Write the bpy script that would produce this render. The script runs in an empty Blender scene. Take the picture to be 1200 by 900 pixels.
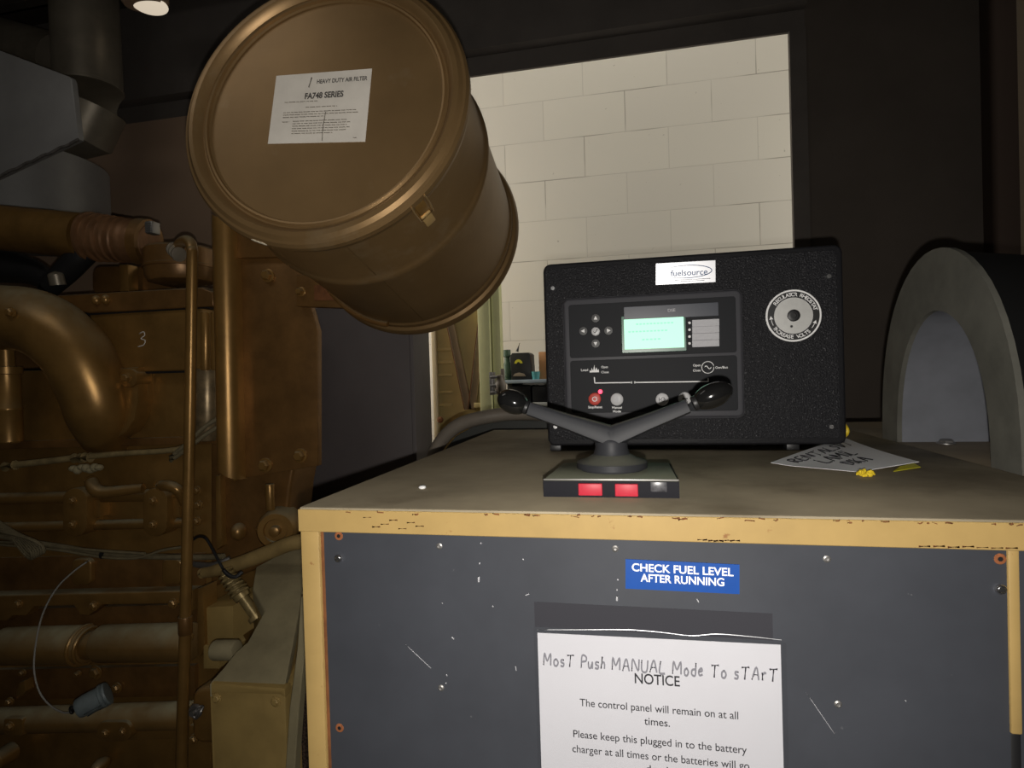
import bpy, bmesh, math, random
from mathutils import Vector, Matrix
random.seed(4)
PI = math.pi
SC = bpy.context.scene
COL = SC.collection

# ------------------------------------------------------------------ camera
FPX = 700.0
CAM = Vector((0, 0, 1.423))
YAW, PIT, ROL = math.radians(12), math.radians(-.74), .03
Fw = Vector((-math.sin(YAW) * math.cos(PIT), math.cos(YAW) * math.cos(PIT), math.sin(PIT)))
_r = Vector((math.cos(YAW), math.sin(YAW), 0))
_u = _r.cross(Fw)
Rt = _r * math.cos(ROL) - _u * math.sin(ROL)
Up = _u * math.cos(ROL) + _r * math.sin(ROL)
cd = bpy.data.cameras.new('camera')
cam = bpy.data.objects.new('camera', cd)
COL.objects.link(cam)
cd.sensor_width = 36
cd.lens = 36 * FPX / 1200
cd.clip_start = .01
m = Matrix((Rt, Up, -Fw)).transposed().to_4x4()
m.translation = CAM
cam.matrix_world = m
SC.camera = cam

# ------------------------------------------------------------------ light, exposure
SC.view_settings.view_transform = 'Standard'
SC.view_settings.look = 'None'
SC.view_settings.gamma = 1
SC.view_settings.use_curve_mapping = False
SC.view_settings.exposure = 0
w = bpy.data.worlds.new('world')
SC.world = w
w.use_nodes = True
w.node_tree.nodes['Background'].inputs[0].default_value = (1, .93, .82, 1)
w.node_tree.nodes['Background'].inputs[1].default_value = .02


def light(name, kind, loc, target, energy, color=(1, 1, 1), **kw):
    ld = bpy.data.lights.new(name, kind)
    ld.energy = energy
    ld.color = color
    for k, v in kw.items():
        setattr(ld, k, v)
    o = bpy.data.objects.new(name, ld)
    COL.objects.link(o)
    o.location = loc
    o.rotation_euler = (Vector(target) - Vector(loc)).to_track_quat('-Z', 'Y').to_euler()
    return o


FL = CAM + Rt * .004 - Up * .022 - Fw * .005
light('phone_flash', 'SPOT', FL, FL + Fw - Rt * .02 - Up * .04, 21, (1, .95, .88),
      spot_size=math.radians(176), spot_blend=.9, shadow_soft_size=.004)
light('bay_fill_west', 'AREA', (-2.1, 2.62, 2.2), (.5, 3.3, 1.8), 21, (1, .95, .86), shape='RECTANGLE', size=.3, size_y=1.3)  # unseen fill, added to even out the light on the block wall
light('bay_fill_east', 'AREA', (2.3, 2.62, 2.2), (-.3, 3.3, 1.8), 23, (1, .95, .86), shape='RECTANGLE', size=.3, size_y=1.3)  # matching unseen fill, added from the other side of the bay
light('bay_lamp_top', 'AREA', (-.1, 2.55, 4.1), (-.1, 3.0, 1.2), 12, (1, .95, .86), shape='RECTANGLE', size=2.2, size_y=.3)
light('room_lamp', 'AREA', (-1.3, .35, 2.75), (-1.5, 1.5, 1.5), 1.6, (1, .94, .85), shape='RECTANGLE', size=.9, size_y=.3)


# ------------------------------------------------------------------ helpers
def ray(px, py):
    return Fw + Rt * ((px - 600) / FPX) - Up * ((py - 450) / FPX)


def at(px, py, Y):
    d = ray(px, py)
    return CAM + d * (Y / d.y)


def atZ(px, py, z):
    d = ray(px, py)
    return CAM + d * ((z - CAM.z) / d.z)


def at_plane(px, py, p, n):
    d = ray(px, py)
    return CAM + d * ((p - CAM).dot(n) / d.dot(n))


def project(P):
    q = P - CAM
    k = q.dot(Fw)
    return 600 + FPX * q.dot(Rt) / k, 450 - FPX * q.dot(Up) / k


def thing(name, label, cat, loc, group=None):
    o = bpy.data.objects.new(name, None)
    COL.objects.link(o)
    o.location = loc
    o.empty_display_size = .05
    o['label'] = label
    o['category'] = cat
    if group:
        o['group'] = group
    return o


def world_loc(o):
    v = Vector(o.location)
    while o.parent:
        o = o.parent
        v = v + Vector(o.location)
    return v


def link(name, me, mat, parent=None, smooth=35):
    """origin at the mesh's own base centre; parented by pure translation"""
    if len(me.vertices):
        xs = [v.co.copy() for v in me.vertices]
        lo = Vector([min(c[i] for c in xs) for i in range(3)])
        hi = Vector([max(c[i] for c in xs) for i in range(3)])
        org = Vector(((lo.x + hi.x) / 2, (lo.y + hi.y) / 2, lo.z))
    else:
        org = Vector((0, 0, 0))
    me.transform(Matrix.Translation(-org))
    for p in me.polygons:
        p.use_smooth = True
    me.set_sharp_from_angle(angle=math.radians(smooth))
    me.materials.clear()
    me.materials.append(mat)
    o = bpy.data.objects.new(name, me)
    COL.objects.link(o)
    if parent:
        o.parent = parent
        o.location = org - world_loc(parent)
    else:
        o.location = org
    return o


def obj(name, bm, mat, parent=None, smooth=35, label=None):
    bmesh.ops.recalc_face_normals(bm, faces=bm.faces)
    me = bpy.data.meshes.new(name)
    bm.to_mesh(me)
    bm.free()
    o = link(name, me, mat, parent, smooth)
    if label:
        o['label'] = label
    return o


def add_marks(o, bm, mt):
    """surface marks merged into an existing part's mesh with their own material"""
    bmesh.ops.recalc_face_normals(bm, faces=bm.faces)
    bmesh.ops.translate(bm, vec=-world_loc(o), verts=bm.verts)
    me = o.data
    k = len(me.materials)
    me.materials.append(mt)
    for f in bm.faces:
        f.material_index = k
        f.smooth = True
    b2 = bmesh.new()
    b2.from_mesh(me)
    t = bpy.data.meshes.new('tmp')
    bm.to_mesh(t)
    bm.free()
    b2.from_mesh(t)
    b2.to_mesh(me)
    b2.free()
    bpy.data.meshes.remove(t)


def tag(o, label, cat, group=None):
    o['label'] = label
    o['category'] = cat
    if group:
        o['group'] = group
    return o


def struct(o):
    o['kind'] = 'structure'
    return o


def NB():
    return bmesh.new()


def bevel(bm, edges, w, seg=2):
    if w > 0:
        bmesh.ops.bevel(bm, geom=edges, offset=w, segments=seg, profile=.5, affect='EDGES', clamp_overlap=True)


def hull_box(bm, lo, hi, bev=0, seg=2, mat=None):
    """axis aligned box lo..hi, optional bevel, optional matrix"""
    t = bmesh.new()
    bmesh.ops.create_cube(t, size=1)
    for v in t.verts:
        v.co = Vector([lo[i] + (v.co[i] + .5) * (hi[i] - lo[i]) for i in range(3)])
    bevel(t, t.edges[:], bev, seg)
    merge(bm, t, mat)


def merge(bm, t, mat=None):
    if mat is not None:
        bmesh.ops.transform(t, matrix=mat, verts=t.verts)
    me = bpy.data.meshes.new('tmp')
    t.to_mesh(me)
    t.free()
    bm.from_mesh(me)
    bpy.data.meshes.remove(me)


def prism(bm, pts, off, bev=0, seg=2):
    """closed polygon pts extruded by vector off; bevels the edges of the first face"""
    t = bmesh.new()
    a = [t.verts.new(p) for p in pts]
    b = [t.verts.new(Vector(p) + Vector(off)) for p in pts]
    f0 = t.faces.new(a)
    t.faces.new(b[::-1])
    n = len(pts)
    for i in range(n):
        t.faces.new((a[i], a[(i + 1) % n], b[(i + 1) % n], b[i]))
    bmesh.ops.recalc_face_normals(t, faces=t.faces)
    if bev:
        bevel(t, f0.edges[:], bev, seg)
    merge(bm, t)


def pxprism(bm, poly, Y, thick, bev=0, seg=2):
    prism(bm, [at(x, y, Y) for x, y in poly], (0, thick, 0), bev, seg)


def rrect(x0, y0, x1, y1, r, n=5):
    r = min(r, abs(x1 - x0) / 2, abs(y1 - y0) / 2)
    out = []
    for cx, cy, a0 in ((x1 - r, y1 - r, 0), (x0 + r, y1 - r, 90), (x0 + r, y0 + r, 180), (x1 - r, y0 + r, 270)):
        for k in range(n + 1):
            a = math.radians(a0 + 90 * k / n)
            out.append((cx + r * math.cos(a), cy + r * math.sin(a)))
    return out


def frame_of(d):
    d = Vector(d).normalized()
    e = d.cross(Vector((0, 0, 1)))
    if e.length < 1e-4:
        e = Vector((1, 0, 0))
    e.normalize()
    return d, e, e.cross(d)


def lathe(bm, c, d, prof, n=48, caps=True):
    """prof: (s along d, radius)"""
    d, e, g = frame_of(d)
    c = Vector(c)
    rings = []
    for s, r in prof:
        if r < 1e-6:
            rings.append([bm.verts.new(c + d * s)])
        else:
            rings.append([bm.verts.new(c + d * s + (e * math.cos(2 * PI * k / n) + g * math.sin(2 * PI * k / n)) * r) for k in range(n)])
    for A, B in zip(rings, rings[1:]):
        if len(A) == 1 and len(B) == 1:
            continue
        for k in range(n):
            k2 = (k + 1) % n
            if len(A) == 1:
                bm.faces.new((A[0], B[k], B[k2]))
            elif len(B) == 1:
                bm.faces.new((A[k], B[0], A[k2]))
            else:
                bm.faces.new((A[k], B[k], B[k2], A[k2]))
    if caps:
        for A in (rings[0], rings[-1]):
            if len(A) > 2:
                bm.faces.new(A)


def cyl(bm, c, d, r, h, n=24, bev=.0):
    b = min(bev, r * .5, h * .4)
    p = [(0, r), (h, r)] if b <= 0 else [(0, r - b), (b * .3, r - b * .3), (b, r), (h - b, r), (h - b * .3, r - b * .3), (h, r - b)]
    lathe(bm, c, d, p, n)


def smooth_path(pts, sub=6):
    pts = [Vector(p) for p in pts]
    if len(pts) < 3:
        return pts
    out = []
    P = [pts[0] * 2 - pts[1]] + pts + [pts[-1] * 2 - pts[-2]]
    for i in range(1, len(P) - 2):
        for k in range(sub):
            t = k / sub
            a, b, c, d = P[i - 1], P[i], P[i + 1], P[i + 2]
            out.append(.5 * ((2 * b) + (c - a) * t + (2 * a - 5 * b + 4 * c - d) * t * t + (3 * b - a - 3 * c + d) * t ** 3))
    out.append(pts[-1])
    return out


def tube(bm, pts, r, n=14, sub=6, caps=True):
    """r: number or list per control point"""
    k = len(pts)
    rr = [r] * k if not isinstance(r, (list, tuple)) else list(r)
    P4 = smooth_path([Vector(p) for p in pts], sub)
    R4 = [v.x for v in smooth_path([Vector((q, 0, 0)) for q in rr], sub)] if k > 2 else rr
    prev = None
    rings = []
    for i, p in enumerate(P4):
        d = (P4[min(i + 1, len(P4) - 1)] - P4[max(i - 1, 0)]).normalized()
        if prev is None:
            _, e, g = frame_of(d)
        else:
            e = (prev - d * prev.dot(d)).normalized()
            g = d.cross(e)
        prev = e
        rings.append([bm.verts.new(p + (e * math.cos(2 * PI * q / n) + g * math.sin(2 * PI * q / n)) * max(R4[i], 1e-5)) for q in range(n)])
    for A, B in zip(rings, rings[1:]):
        for q in range(n):
            bm.faces.new((A[q], A[(q + 1) % n], B[(q + 1) % n], B[q]))
    if caps:
        bm.faces.new(rings[0][::-1])
        bm.faces.new(rings[-1])


def bolt(bm, c, d=(0, -1, 0), r=.009, h=.008, hexa=True):
    d0, e, g = frame_of(d)
    c = Vector(c)
    lathe(bm, c - d0 * .002, d, [(0, r * 1.3), (.0035, r * 1.3), (.0045, r * 1.1)], 20)
    lathe(bm, c, d, [(0, r), (h * .75, r), (h, r * .72), (h * 1.02, 0)], 6 if hexa else 18)


def ellipsoid(bm, c, axes, n=24, mrings=14):
    """axes: three vectors"""
    c = Vector(c)
    a, b, d = [Vector(v) for v in axes]
    rings = []
    for i in range(mrings + 1):
        t = PI * i / mrings
        if i in (0, mrings):
            rings.append([bm.verts.new(c + d * math.cos(t))])
        else:
            rings.append([bm.verts.new(c + d * math.cos(t) + (a * math.cos(2 * PI * k / n) + b * math.sin(2 * PI * k / n)) * math.sin(t)) for k in range(n)])
    for A, B in zip(rings, rings[1:]):
        for k in range(n):
            k2 = (k + 1) % n
            if len(A) == 1:
                bm.faces.new((A[0], B[k], B[k2]))
            elif len(B) == 1:
                bm.faces.new((A[k], B[0], A[k2]))
            else:
                bm.faces.new((A[k], B[k], B[k2], A[k2]))


def text_me(body, org, ex, ey, width=None, height=None, bold=0.0, align='C', depth=.0002):
    """lettering as a mesh; org = centre (or left-middle) of the line, ex/ey the reading and up directions"""
    cu = bpy.data.curves.new('t', 'FONT')
    cu.body = body
    cu.size = 1
    cu.offset = bold
    cu.extrude = 0
    o = bpy.data.objects.new('t', cu)
    COL.objects.link(o)
    dg = bpy.context.evaluated_depsgraph_get()
    me = bpy.data.meshes.new_from_object(o.evaluated_get(dg))
    bpy.data.objects.remove(o)
    bpy.data.curves.remove(cu)
    xs = [v.co.x for v in me.vertices]
    x0, x1 = min(xs), max(xs)
    H = CAP
    sx = (width / (x1 - x0)) if width else None
    sy = (height / H) if height else None
    sx = sx or sy
    sy = sy or sx
    ex = Vector(ex).normalized()
    ey = Vector(ey).normalized()
    nz = ex.cross(ey)
    for v in me.vertices:
        X = (v.co.x - ((x0 + x1) / 2 if align == 'C' else x0)) * sx
        Y = (v.co.y - H / 2) * sy
        v.co = Vector(org) + ex * X + ey * Y + nz * depth
    return me


def join_me(mes, name):
    bm = bmesh.new()
    for q in mes:
        bm.from_mesh(q)
        bpy.data.meshes.remove(q)
    me = bpy.data.meshes.new(name)
    bm.to_mesh(me)
    bm.free()
    return me


CAP = 1.0
_m = text_me('H', (0, 0, 0), (1, 0, 0), (0, 0, 1), height=1.0)
CAP = max(v.co.z for v in _m.vertices) - min(v.co.z for v in _m.vertices)
bpy.data.meshes.remove(_m)


# strokes of hand written letters in a unit box
HW = {
    'M': [[(0, 0), (.05, 1), (.45, .35), (.85, 1), (.95, 0)]],
    'N': [[(0, 0), (.05, 1), (.75, .05), (.8, 1)]],
    'A': [[(0, 0), (.4, 1), (.8, 0)], [(.15, .4), (.65, .4)]],
    'U': [[(0, 1), (.05, .2), (.4, 0), (.7, .2), (.75, 1)]],
    'L': [[(.05, 1), (0, .05), (.65, 0)]],
    'T': [[(0, .95), (.9, 1)], [(.45, 1), (.4, 0)]],
    'P': [[(.05, 0), (.1, 1), (.55, .95), (.6, .6), (.1, .5)]],
    'R': [[(.05, 0), (.1, 1), (.55, .95), (.55, .6), (.1, .5), (.65, 0)]],
    'E': [[(.6, 1), (.05, .95), (0, 0), (.6, 0)], [(.02, .5), (.5, .5)]],
    'V': [[(0, 1), (.4, 0), (.8, 1)]],
    'S': [[(.65, .9), (.3, 1), (.05, .75), (.55, .4), (.5, .05), (0, .05)]],
    'I': [[(.1, 1), (.1, 0)]],
    'D': [[(.05, 0), (.1, 1), (.6, .7), (.55, .2), (.05, 0)]],
    'K': [[(.05, 1), (.0, 0)], [(.6, .95), (.05, .45), (.65, 0)]],
    'o': [[(.3, .6), (.05, .4), (.1, .05), (.4, .0), (.55, .3), (.3, .6)]],
    's': [[(.45, .55), (.1, .55), (.1, .35), (.4, .25), (.35, .02), (0, .05)]],
    'u': [[(0, .55), (.05, .1), (.3, .05), (.45, .55), (.5, 0)]],
    'h': [[(0, 0), (.1, 1)], [(.03, .3), (.25, .55), (.42, .4), (.45, 0)]],
    'd': [[(.5, 1), (.45, 0), (.1, .05), (.05, .4), (.45, .5)]],
    'e': [[(.05, .3), (.45, .38), (.3, .6), (.05, .35), (.15, .02), (.5, .1)]],
    'r': [[(0, .6), (.05, 0)], [(.03, .4), (.2, .6), (.45, .55)]],
    '3': [[(.05, .9), (.4, 1), (.55, .75), (.2, .55), (.6, .4), (.5, .1), (0, 0)]],
}


def handwriting(bm, text, org, ex, ey, h, r, pitch=.95, jit=.04):
    rnd = random.Random(len(text) * 7)
    ex = Vector(ex).normalized()
    ey = Vector(ey).normalized()
    x = 0
    for ch in text:
        if ch == ' ':
            x += .55 * h
            continue
        wmax = max(p[0] for s in HW[ch] for p in s)
        oy = rnd.uniform(-jit, jit) * h
        for s in HW[ch]:
            pts = [Vector(org) + ex * (x + (p[0] + .12 * p[1] + rnd.uniform(-.03, .03)) * h * .9) + ey * (p[1] * h + oy) for p in s]
            tube(bm, pts, r, 6, 4)
        x += (wmax + .28) * h * pitch
    return x


# ------------------------------------------------------------------ materials
def mat(name, col, rough=.5, metal=0.0, spec=.5, var=.0, vscale=14, bump=0, bscale=200, dust=None, dustcol=(.23, .22, .15),
        spots=None, emit=None, coat=0, dlo=.45, ior=None):
    M = bpy.data.materials.new(name)
    M.use_nodes = True
    nt = M.node_tree
    N = nt.nodes
    L = nt.links
    b = N['Principled BSDF']
    b.inputs['Roughness'].default_value = rough
    b.inputs['Metallic'].default_value = metal
    b.inputs['Specular IOR Level'].default_value = spec
    b.inputs['Coat Weight'].default_value = coat
    tc = N.new('ShaderNodeTexCoord')
    base = N.new('ShaderNodeRGB')
    base.outputs[0].default_value = (*col, 1)
    out = base.outputs[0]

    def mix(fac, a, bcol, mode='MIX'):
        mx = N.new('ShaderNodeMix')
        mx.data_type = 'RGBA'
        mx.blend_type = mode
        if hasattr(fac, 'is_linked') or hasattr(fac, 'links'):
            L.new(fac, mx.inputs[0])
        else:
            mx.inputs[0].default_value = fac
        L.new(a, mx.inputs[6])
        if isinstance(bcol, tuple):
            mx.inputs[7].default_value = (*bcol, 1)
        else:
            L.new(bcol, mx.inputs[7])
        return mx.outputs[2]

    def noise(scale, det=4, rgh=.6):
        n = N.new('ShaderNodeTexNoise')
        n.inputs['Scale'].default_value = scale
        n.inputs['Detail'].default_value = det
        n.inputs['Roughness'].default_value = rgh
        L.new(tc.outputs['Object'], n.inputs['Vector'])
        return n.outputs[0]

    def ramp(v, lo, hi):
        mr = N.new('ShaderNodeMapRange')
        mr.inputs[1].default_value = lo
        mr.inputs[2].default_value = hi
        L.new(v, mr.inputs[0])
        return mr.outputs[0]

    if var:
        v = ramp(noise(vscale), .35, .7)
        out = mix(v, out, tuple(c * (1 - var) for c in col))
    if spots:
        scol, sscale, lo, hi = spots
        out = mix(ramp(noise(sscale, 6, .65), lo, hi), out, scol)
    if dust:
        g = N.new('ShaderNodeNewGeometry')
        sp = N.new('ShaderNodeSeparateXYZ')
        L.new(g.outputs['Normal'], sp.inputs[0])
        up = ramp(sp.outputs[2], dlo, .95)
        nn = ramp(noise(9, 5), .2, .6)
        mm = N.new('ShaderNodeMath')
        mm.operation = 'MULTIPLY'
        L.new(up, mm.inputs[0])
        L.new(nn, mm.inputs[1])
        m2 = N.new('ShaderNodeMath')
        m2.operation = 'MULTIPLY'
        L.new(mm.outputs[0], m2.inputs[0])
        m2.inputs[1].default_value = dust
        out = mix(m2.outputs[0], out, dustcol)
        rr = N.new('ShaderNodeMapRange')
        L.new(m2.outputs[0], rr.inputs[0])
        rr.inputs[3].default_value = rough
        rr.inputs[4].default_value = .85
        L.new(rr.outputs[0], b.inputs['Roughness'])
        me_ = N.new('ShaderNodeMapRange')
        L.new(m2.outputs[0], me_.inputs[0])
        me_.inputs[3].default_value = metal
        me_.inputs[4].default_value = 0
        L.new(me_.outputs[0], b.inputs['Metallic'])
    L.new(out, b.inputs['Base Color'])
    if bump:
        bp = N.new('ShaderNodeBump')
        bp.inputs['Strength'].default_value = bump
        bp.inputs['Distance'].default_value = .002
        L.new(noise(bscale, 3), bp.inputs['Height'])
        L.new(bp.outputs[0], b.inputs['Normal'])
    if emit:
        b.inputs['Emission Color'].default_value = (*emit[0], 1)
        b.inputs['Emission Strength'].default_value = emit[1]
    return M


def film(name, gloss=.08, rough=.08):
    M = bpy.data.materials.new(name)
    M.use_nodes = True
    nt = M.node_tree
    N = nt.nodes
    N.remove(N['Principled BSDF'])
    t = N.new('ShaderNodeBsdfTransparent')
    t.inputs[0].default_value = (.99, .99, .99, 1)
    g = N.new('ShaderNodeBsdfGlossy')
    g.inputs['Roughness'].default_value = rough
    mx = N.new('ShaderNodeMixShader')
    mx.inputs[0].default_value = gloss
    nt.links.new(t.outputs[0], mx.inputs[1])
    nt.links.new(g.outputs[0], mx.inputs[2])
    nt.links.new(mx.outputs[0], N['Material Output'].inputs[0])
    return M


GOLD = mat('gold_paint', (.36, .20, .057), .34, .5, .5, var=.35, vscale=10, bump=.08, bscale=120, dust=.95, dustcol=(.30, .285, .19), dlo=.2)
GOLDC = mat('gold_canister', (.30, .185, .078), .40, .55, .5, var=.22, vscale=6, spots=((.36, .27, .16), 5, .58, .8), bump=.05, bscale=60)
GOLDD = mat('gold_brown', (.25, .128, .040), .36, .4, .5, var=.4, vscale=12, bump=.1, bscale=120, dust=.7, dlo=.3)
GOLDB = mat('gold_dusted', (.33, .19, .06), .45, .4, .5, var=.3, vscale=10, dust=1.0, dustcol=(.42, .39, .25), dlo=.05)
DUSTY = mat('dusty_tan', (.34, .29, .17), .8, 0, .3, var=.3, vscale=12, bump=.15, bscale=160)
TANF = mat('tan_face', (.42, .29, .10), .55, .1, .4, var=.25, vscale=10)
YEL = mat('cabinet_yellow', (.42, .285, .105), .5, 0, .3, var=.12, vscale=20, spots=((.25, .12, .04), 45, .66, .72))
RUST = mat('rust_brown', (.22, .085, .03), .8, 0, .3, var=.5, vscale=40)
RUSTO = mat('rust_orange', (.30, .105, .042), .85, 0, .2, var=.4, vscale=200)
GREY = mat('slate_panel', (.052, .056, .067), .6, 0, .18, var=.18, vscale=9, spots=((.16, .16, .17), 60, .70, .76), bump=.05, bscale=40)
TOPM = mat('dusty_top', (.36, .305, .21), .65, 0, .3, var=.45, vscale=5, spots=((.13, .10, .06), 4.5, .52, .75), bump=.05, bscale=80)
STEEL = mat('bright_steel', (.75, .75, .76), .25, 1, .5)
DSTEEL = mat('dull_steel', (.35, .34, .33), .45, .8, .5, var=.3)
BLK = mat('black_plastic', (.012, .012, .013), .45, 0, .5)
BLKG = mat('gloss_black', (.008, .008, .008), .12, 0, .6)
BOXM = mat('crinkle_black', (.018, .018, .021), .5, 0, .25, var=.25, vscale=300, bump=1.0, bscale=420, spots=((.20, .20, .21), 430, .58, .74))
CASE = mat('case_black', (.012, .012, .014), .5, 0, .25, bump=.25, bscale=300)
BEZ = mat('bezel_grey', (.06, .06, .068), .5, 0, .3)
MODP = mat('module_panel', (.014, .015, .018), .55, 0, .15)
WHITE = mat('white_print', (.92, .92, .92), .6)
PAPER = mat('paper_white', (.62, .62, .665), .7, 0, .3, var=.04, vscale=12)
INK = mat('black_ink', (.025, .025, .03), .6)
PENCIL = mat('grey_marker', (.22, .22, .25), .7)
BLUE = mat('sign_blue', (.006, .070, .34), .4, 0, .5, var=.1, vscale=40)
SILV = mat('silver_sticker', (.62, .63, .66), .40, .6, .5)
RED = mat('red_button', (.50, .026, .05), .45, 0, .3)
REDD = mat('red_push', (.55, .06, .04), .45, 0, .5)
LED = mat('red_led', (.9, .1, .15), .3, emit=((1, .05, .10), 3.0))
LCD = mat('green_lcd', (.04, .16, .09), .4, 0, .2, emit=((.52, 1.0, .70), 1.15))
LCDF = mat('green_lcd_border', (.0, .05, .025), .3, emit=((.0, .25, .12), .12))
LCDT = mat('lcd_text', (.2, .6, .4), .5, emit=((.30, .86, .55), .75))
GBTN = mat('grey_button', (.55, .55, .56), .4)
LAB = mat('label_grey', (.50, .50, .53), .5, var=.1, vscale=200)
SMOKE = mat('smoke_window', (.05, .056, .075), .3, 0, .5)
LEVER = mat('lever_black', (.028, .029, .033), .5, 0, .22, dust=.5, dustcol=(.22, .22, .16), dlo=.72)
OLIVE = mat('dusty_plate', (.24, .25, .18), .6, 0, .4, var=.15, vscale=30)
SILDUCT = mat('duct_silver', (.34, .335, .33), .5, .45, .5, var=.2, vscale=5)
DARKDUCT = mat('duct_dark', (.27, .235, .18), .42, .5, .5, var=.35, vscale=6)
CONC = mat('hood_grey', (.135, .132, .112), .75, 0, .3, var=.35, vscale=14, bump=.15, bscale=90, spots=((.09, .085, .07), 7, .55, .75))
LINER = mat('hood_liner', (.22, .23, .26), .6, .2, .4, var=.3, vscale=8)
HOODB = mat('hood_black', (.006, .006, .006), .8, 0, .2)
DPAN = mat('dark_locker', (.155, .135, .135), .5, 0, .4, var=.15, vscale=4)
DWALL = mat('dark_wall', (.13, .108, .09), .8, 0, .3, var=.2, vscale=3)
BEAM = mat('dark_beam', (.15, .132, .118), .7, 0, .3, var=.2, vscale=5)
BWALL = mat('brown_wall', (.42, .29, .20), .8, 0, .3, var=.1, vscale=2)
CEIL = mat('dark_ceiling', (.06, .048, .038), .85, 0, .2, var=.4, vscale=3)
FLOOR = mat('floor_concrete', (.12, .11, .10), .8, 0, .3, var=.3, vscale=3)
YFR = mat('pale_yellow_steel', (.60, .47, .20), .4, .1, .5, var=.15, vscale=8)
YGR = mat('lime_post', (.58, .58, .30), .5, 0, .5, var=.1)
BRN = mat('brown_brace', (.36, .26, .15), .5, .1, .5, var=.2)
HOSE = mat('grey_hose', (.24, .205, .165), .55, 0, .4, var=.25, vscale=9)
WIRE = mat('dusty_wire', (.20, .165, .095), .7, 0, .3, var=.3, vscale=50)
WIREG = mat('grey_wire', (.33, .32, .29), .5)
PLUG = mat('grey_plug', (.20, .24, .25), .45, .1, .5, var=.2, vscale=50)
SHELFM = mat('shelf_bluegrey', (.30, .36, .42), .5)
TEAL = mat('teal_plastic', (.08, .32, .33), .5)
ORNG = mat('orange_card', (.60, .30, .13), .7)
GREEN = mat('dark_green', (.05, .10, .06), .5)
YLW = mat('bright_yellow', (.75, .55, .03), .5)
LIME = mat('lime_yellow', (.65, .60, .03), .5)
SLEEVE = film('clear_sleeve', .015, .12)
BULB = mat('lamp_diffuser', (.8, .75, .65), .5, emit=((1, .85, .66), .6))
CREAM = mat('cream_trim', (.24, .19, .13), .7)
MESH = mat('dark_mesh', (.09, .055, .04), .7, 0, .3, spots=((.02, .015, .01), 240, .48, .52))
CREAMP = mat('stain_grey', (.040, .040, .048), .6, 0, .15)


def blocks_mat():
    M = bpy.data.materials.new('painted_block')
    M.use_nodes = True
    nt = M.node_tree
    N, L = nt.nodes, nt.links
    b = N['Principled BSDF']
    b.inputs['Roughness'].default_value = .75
    tc = N.new('ShaderNodeTexCoord')
    sp = N.new('ShaderNodeSeparateXYZ')
    cb = N.new('ShaderNodeCombineXYZ')
    L.new(tc.outputs['Object'], sp.inputs[0])
    ad = N.new('ShaderNodeMath')
    ad.inputs[1].default_value = .33
    L.new(sp.outputs[0], ad.inputs[0])
    az = N.new('ShaderNodeMath')
    az.inputs[1].default_value = BLKOFF
    L.new(sp.outputs[2], az.inputs[0])
    L.new(ad.outputs[0], cb.inputs[0])
    L.new(az.outputs[0], cb.inputs[1])
    br = N.new('ShaderNodeTexBrick')
    br.inputs['Scale'].default_value = 1
    br.inputs['Brick Width'].default_value = .445
    br.inputs['Row Height'].default_value = .22
    br.inputs['Mortar Size'].default_value = .0028
    br.inputs['Mortar Smooth'].default_value = .6
    br.inputs['Color1'].default_value = (.72, .69, .60, 1)
    br.inputs['Color2'].default_value = (.69, .66, .58, 1)
    br.inputs['Mortar'].default_value = (.60, .57, .50, 1)
    L.new(cb.outputs[0], br.inputs['Vector'])
    nz = N.new('ShaderNodeTexNoise')
    nz.inputs['Scale'].default_value = 40
    nz.inputs['Detail'].default_value = 6
    L.new(tc.outputs['Object'], nz.inputs['Vector'])
    nw = N.new('ShaderNodeTexNoise')
    nw.inputs['Scale'].default_value = 3
    L.new(tc.outputs['Object'], nw.inputs['Vector'])
    # cracks only along part of the mortar
    mr = N.new('ShaderNodeMapRange')
    mr.inputs[1].default_value = .5
    mr.inputs[2].default_value = .62
    L.new(nw.outputs[0], mr.inputs[0])
    mu = N.new('ShaderNodeMath')
    mu.operation = 'MULTIPLY'
    L.new(br.outputs['Fac'], mu.inputs[0])
    L.new(mr.outputs[0], mu.inputs[1])
    mx = N.new('ShaderNodeMix')
    mx.data_type = 'RGBA'
    L.new(mu.outputs[0], mx.inputs[0])
    L.new(br.outputs['Color'], mx.inputs[6])
    mx.inputs[7].default_value = (.36, .33, .28, 1)
    sr = N.new('ShaderNodeMapRange')
    sr.inputs[1].default_value = .70
    sr.inputs[2].default_value = .74
    L.new(nz.outputs[0], sr.inputs[0])
    m3 = N.new('ShaderNodeMix')
    m3.data_type = 'RGBA'
    L.new(sr.outputs[0], m3.inputs[0])
    L.new(mx.outputs[2], m3.inputs[6])
    m3.inputs[7].default_value = (.45, .42, .36, 1)
    L.new(m3.outputs[2], b.inputs['Base Color'])
    bp = N.new('ShaderNodeBump')
    bp.inputs['Strength'].default_value = .25
    bp.inputs['Distance'].default_value = .004
    iv = N.new('ShaderNodeMath')
    iv.operation = 'MULTIPLY_ADD'
    iv.inputs[1].default_value = -1
    iv.inputs[2].default_value = 1
    L.new(br.outputs['Fac'], iv.inputs[0])
    L.new(iv.outputs[0], bp.inputs['Height'])
    L.new(bp.outputs[0], b.inputs['Normal'])
    return M


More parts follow.
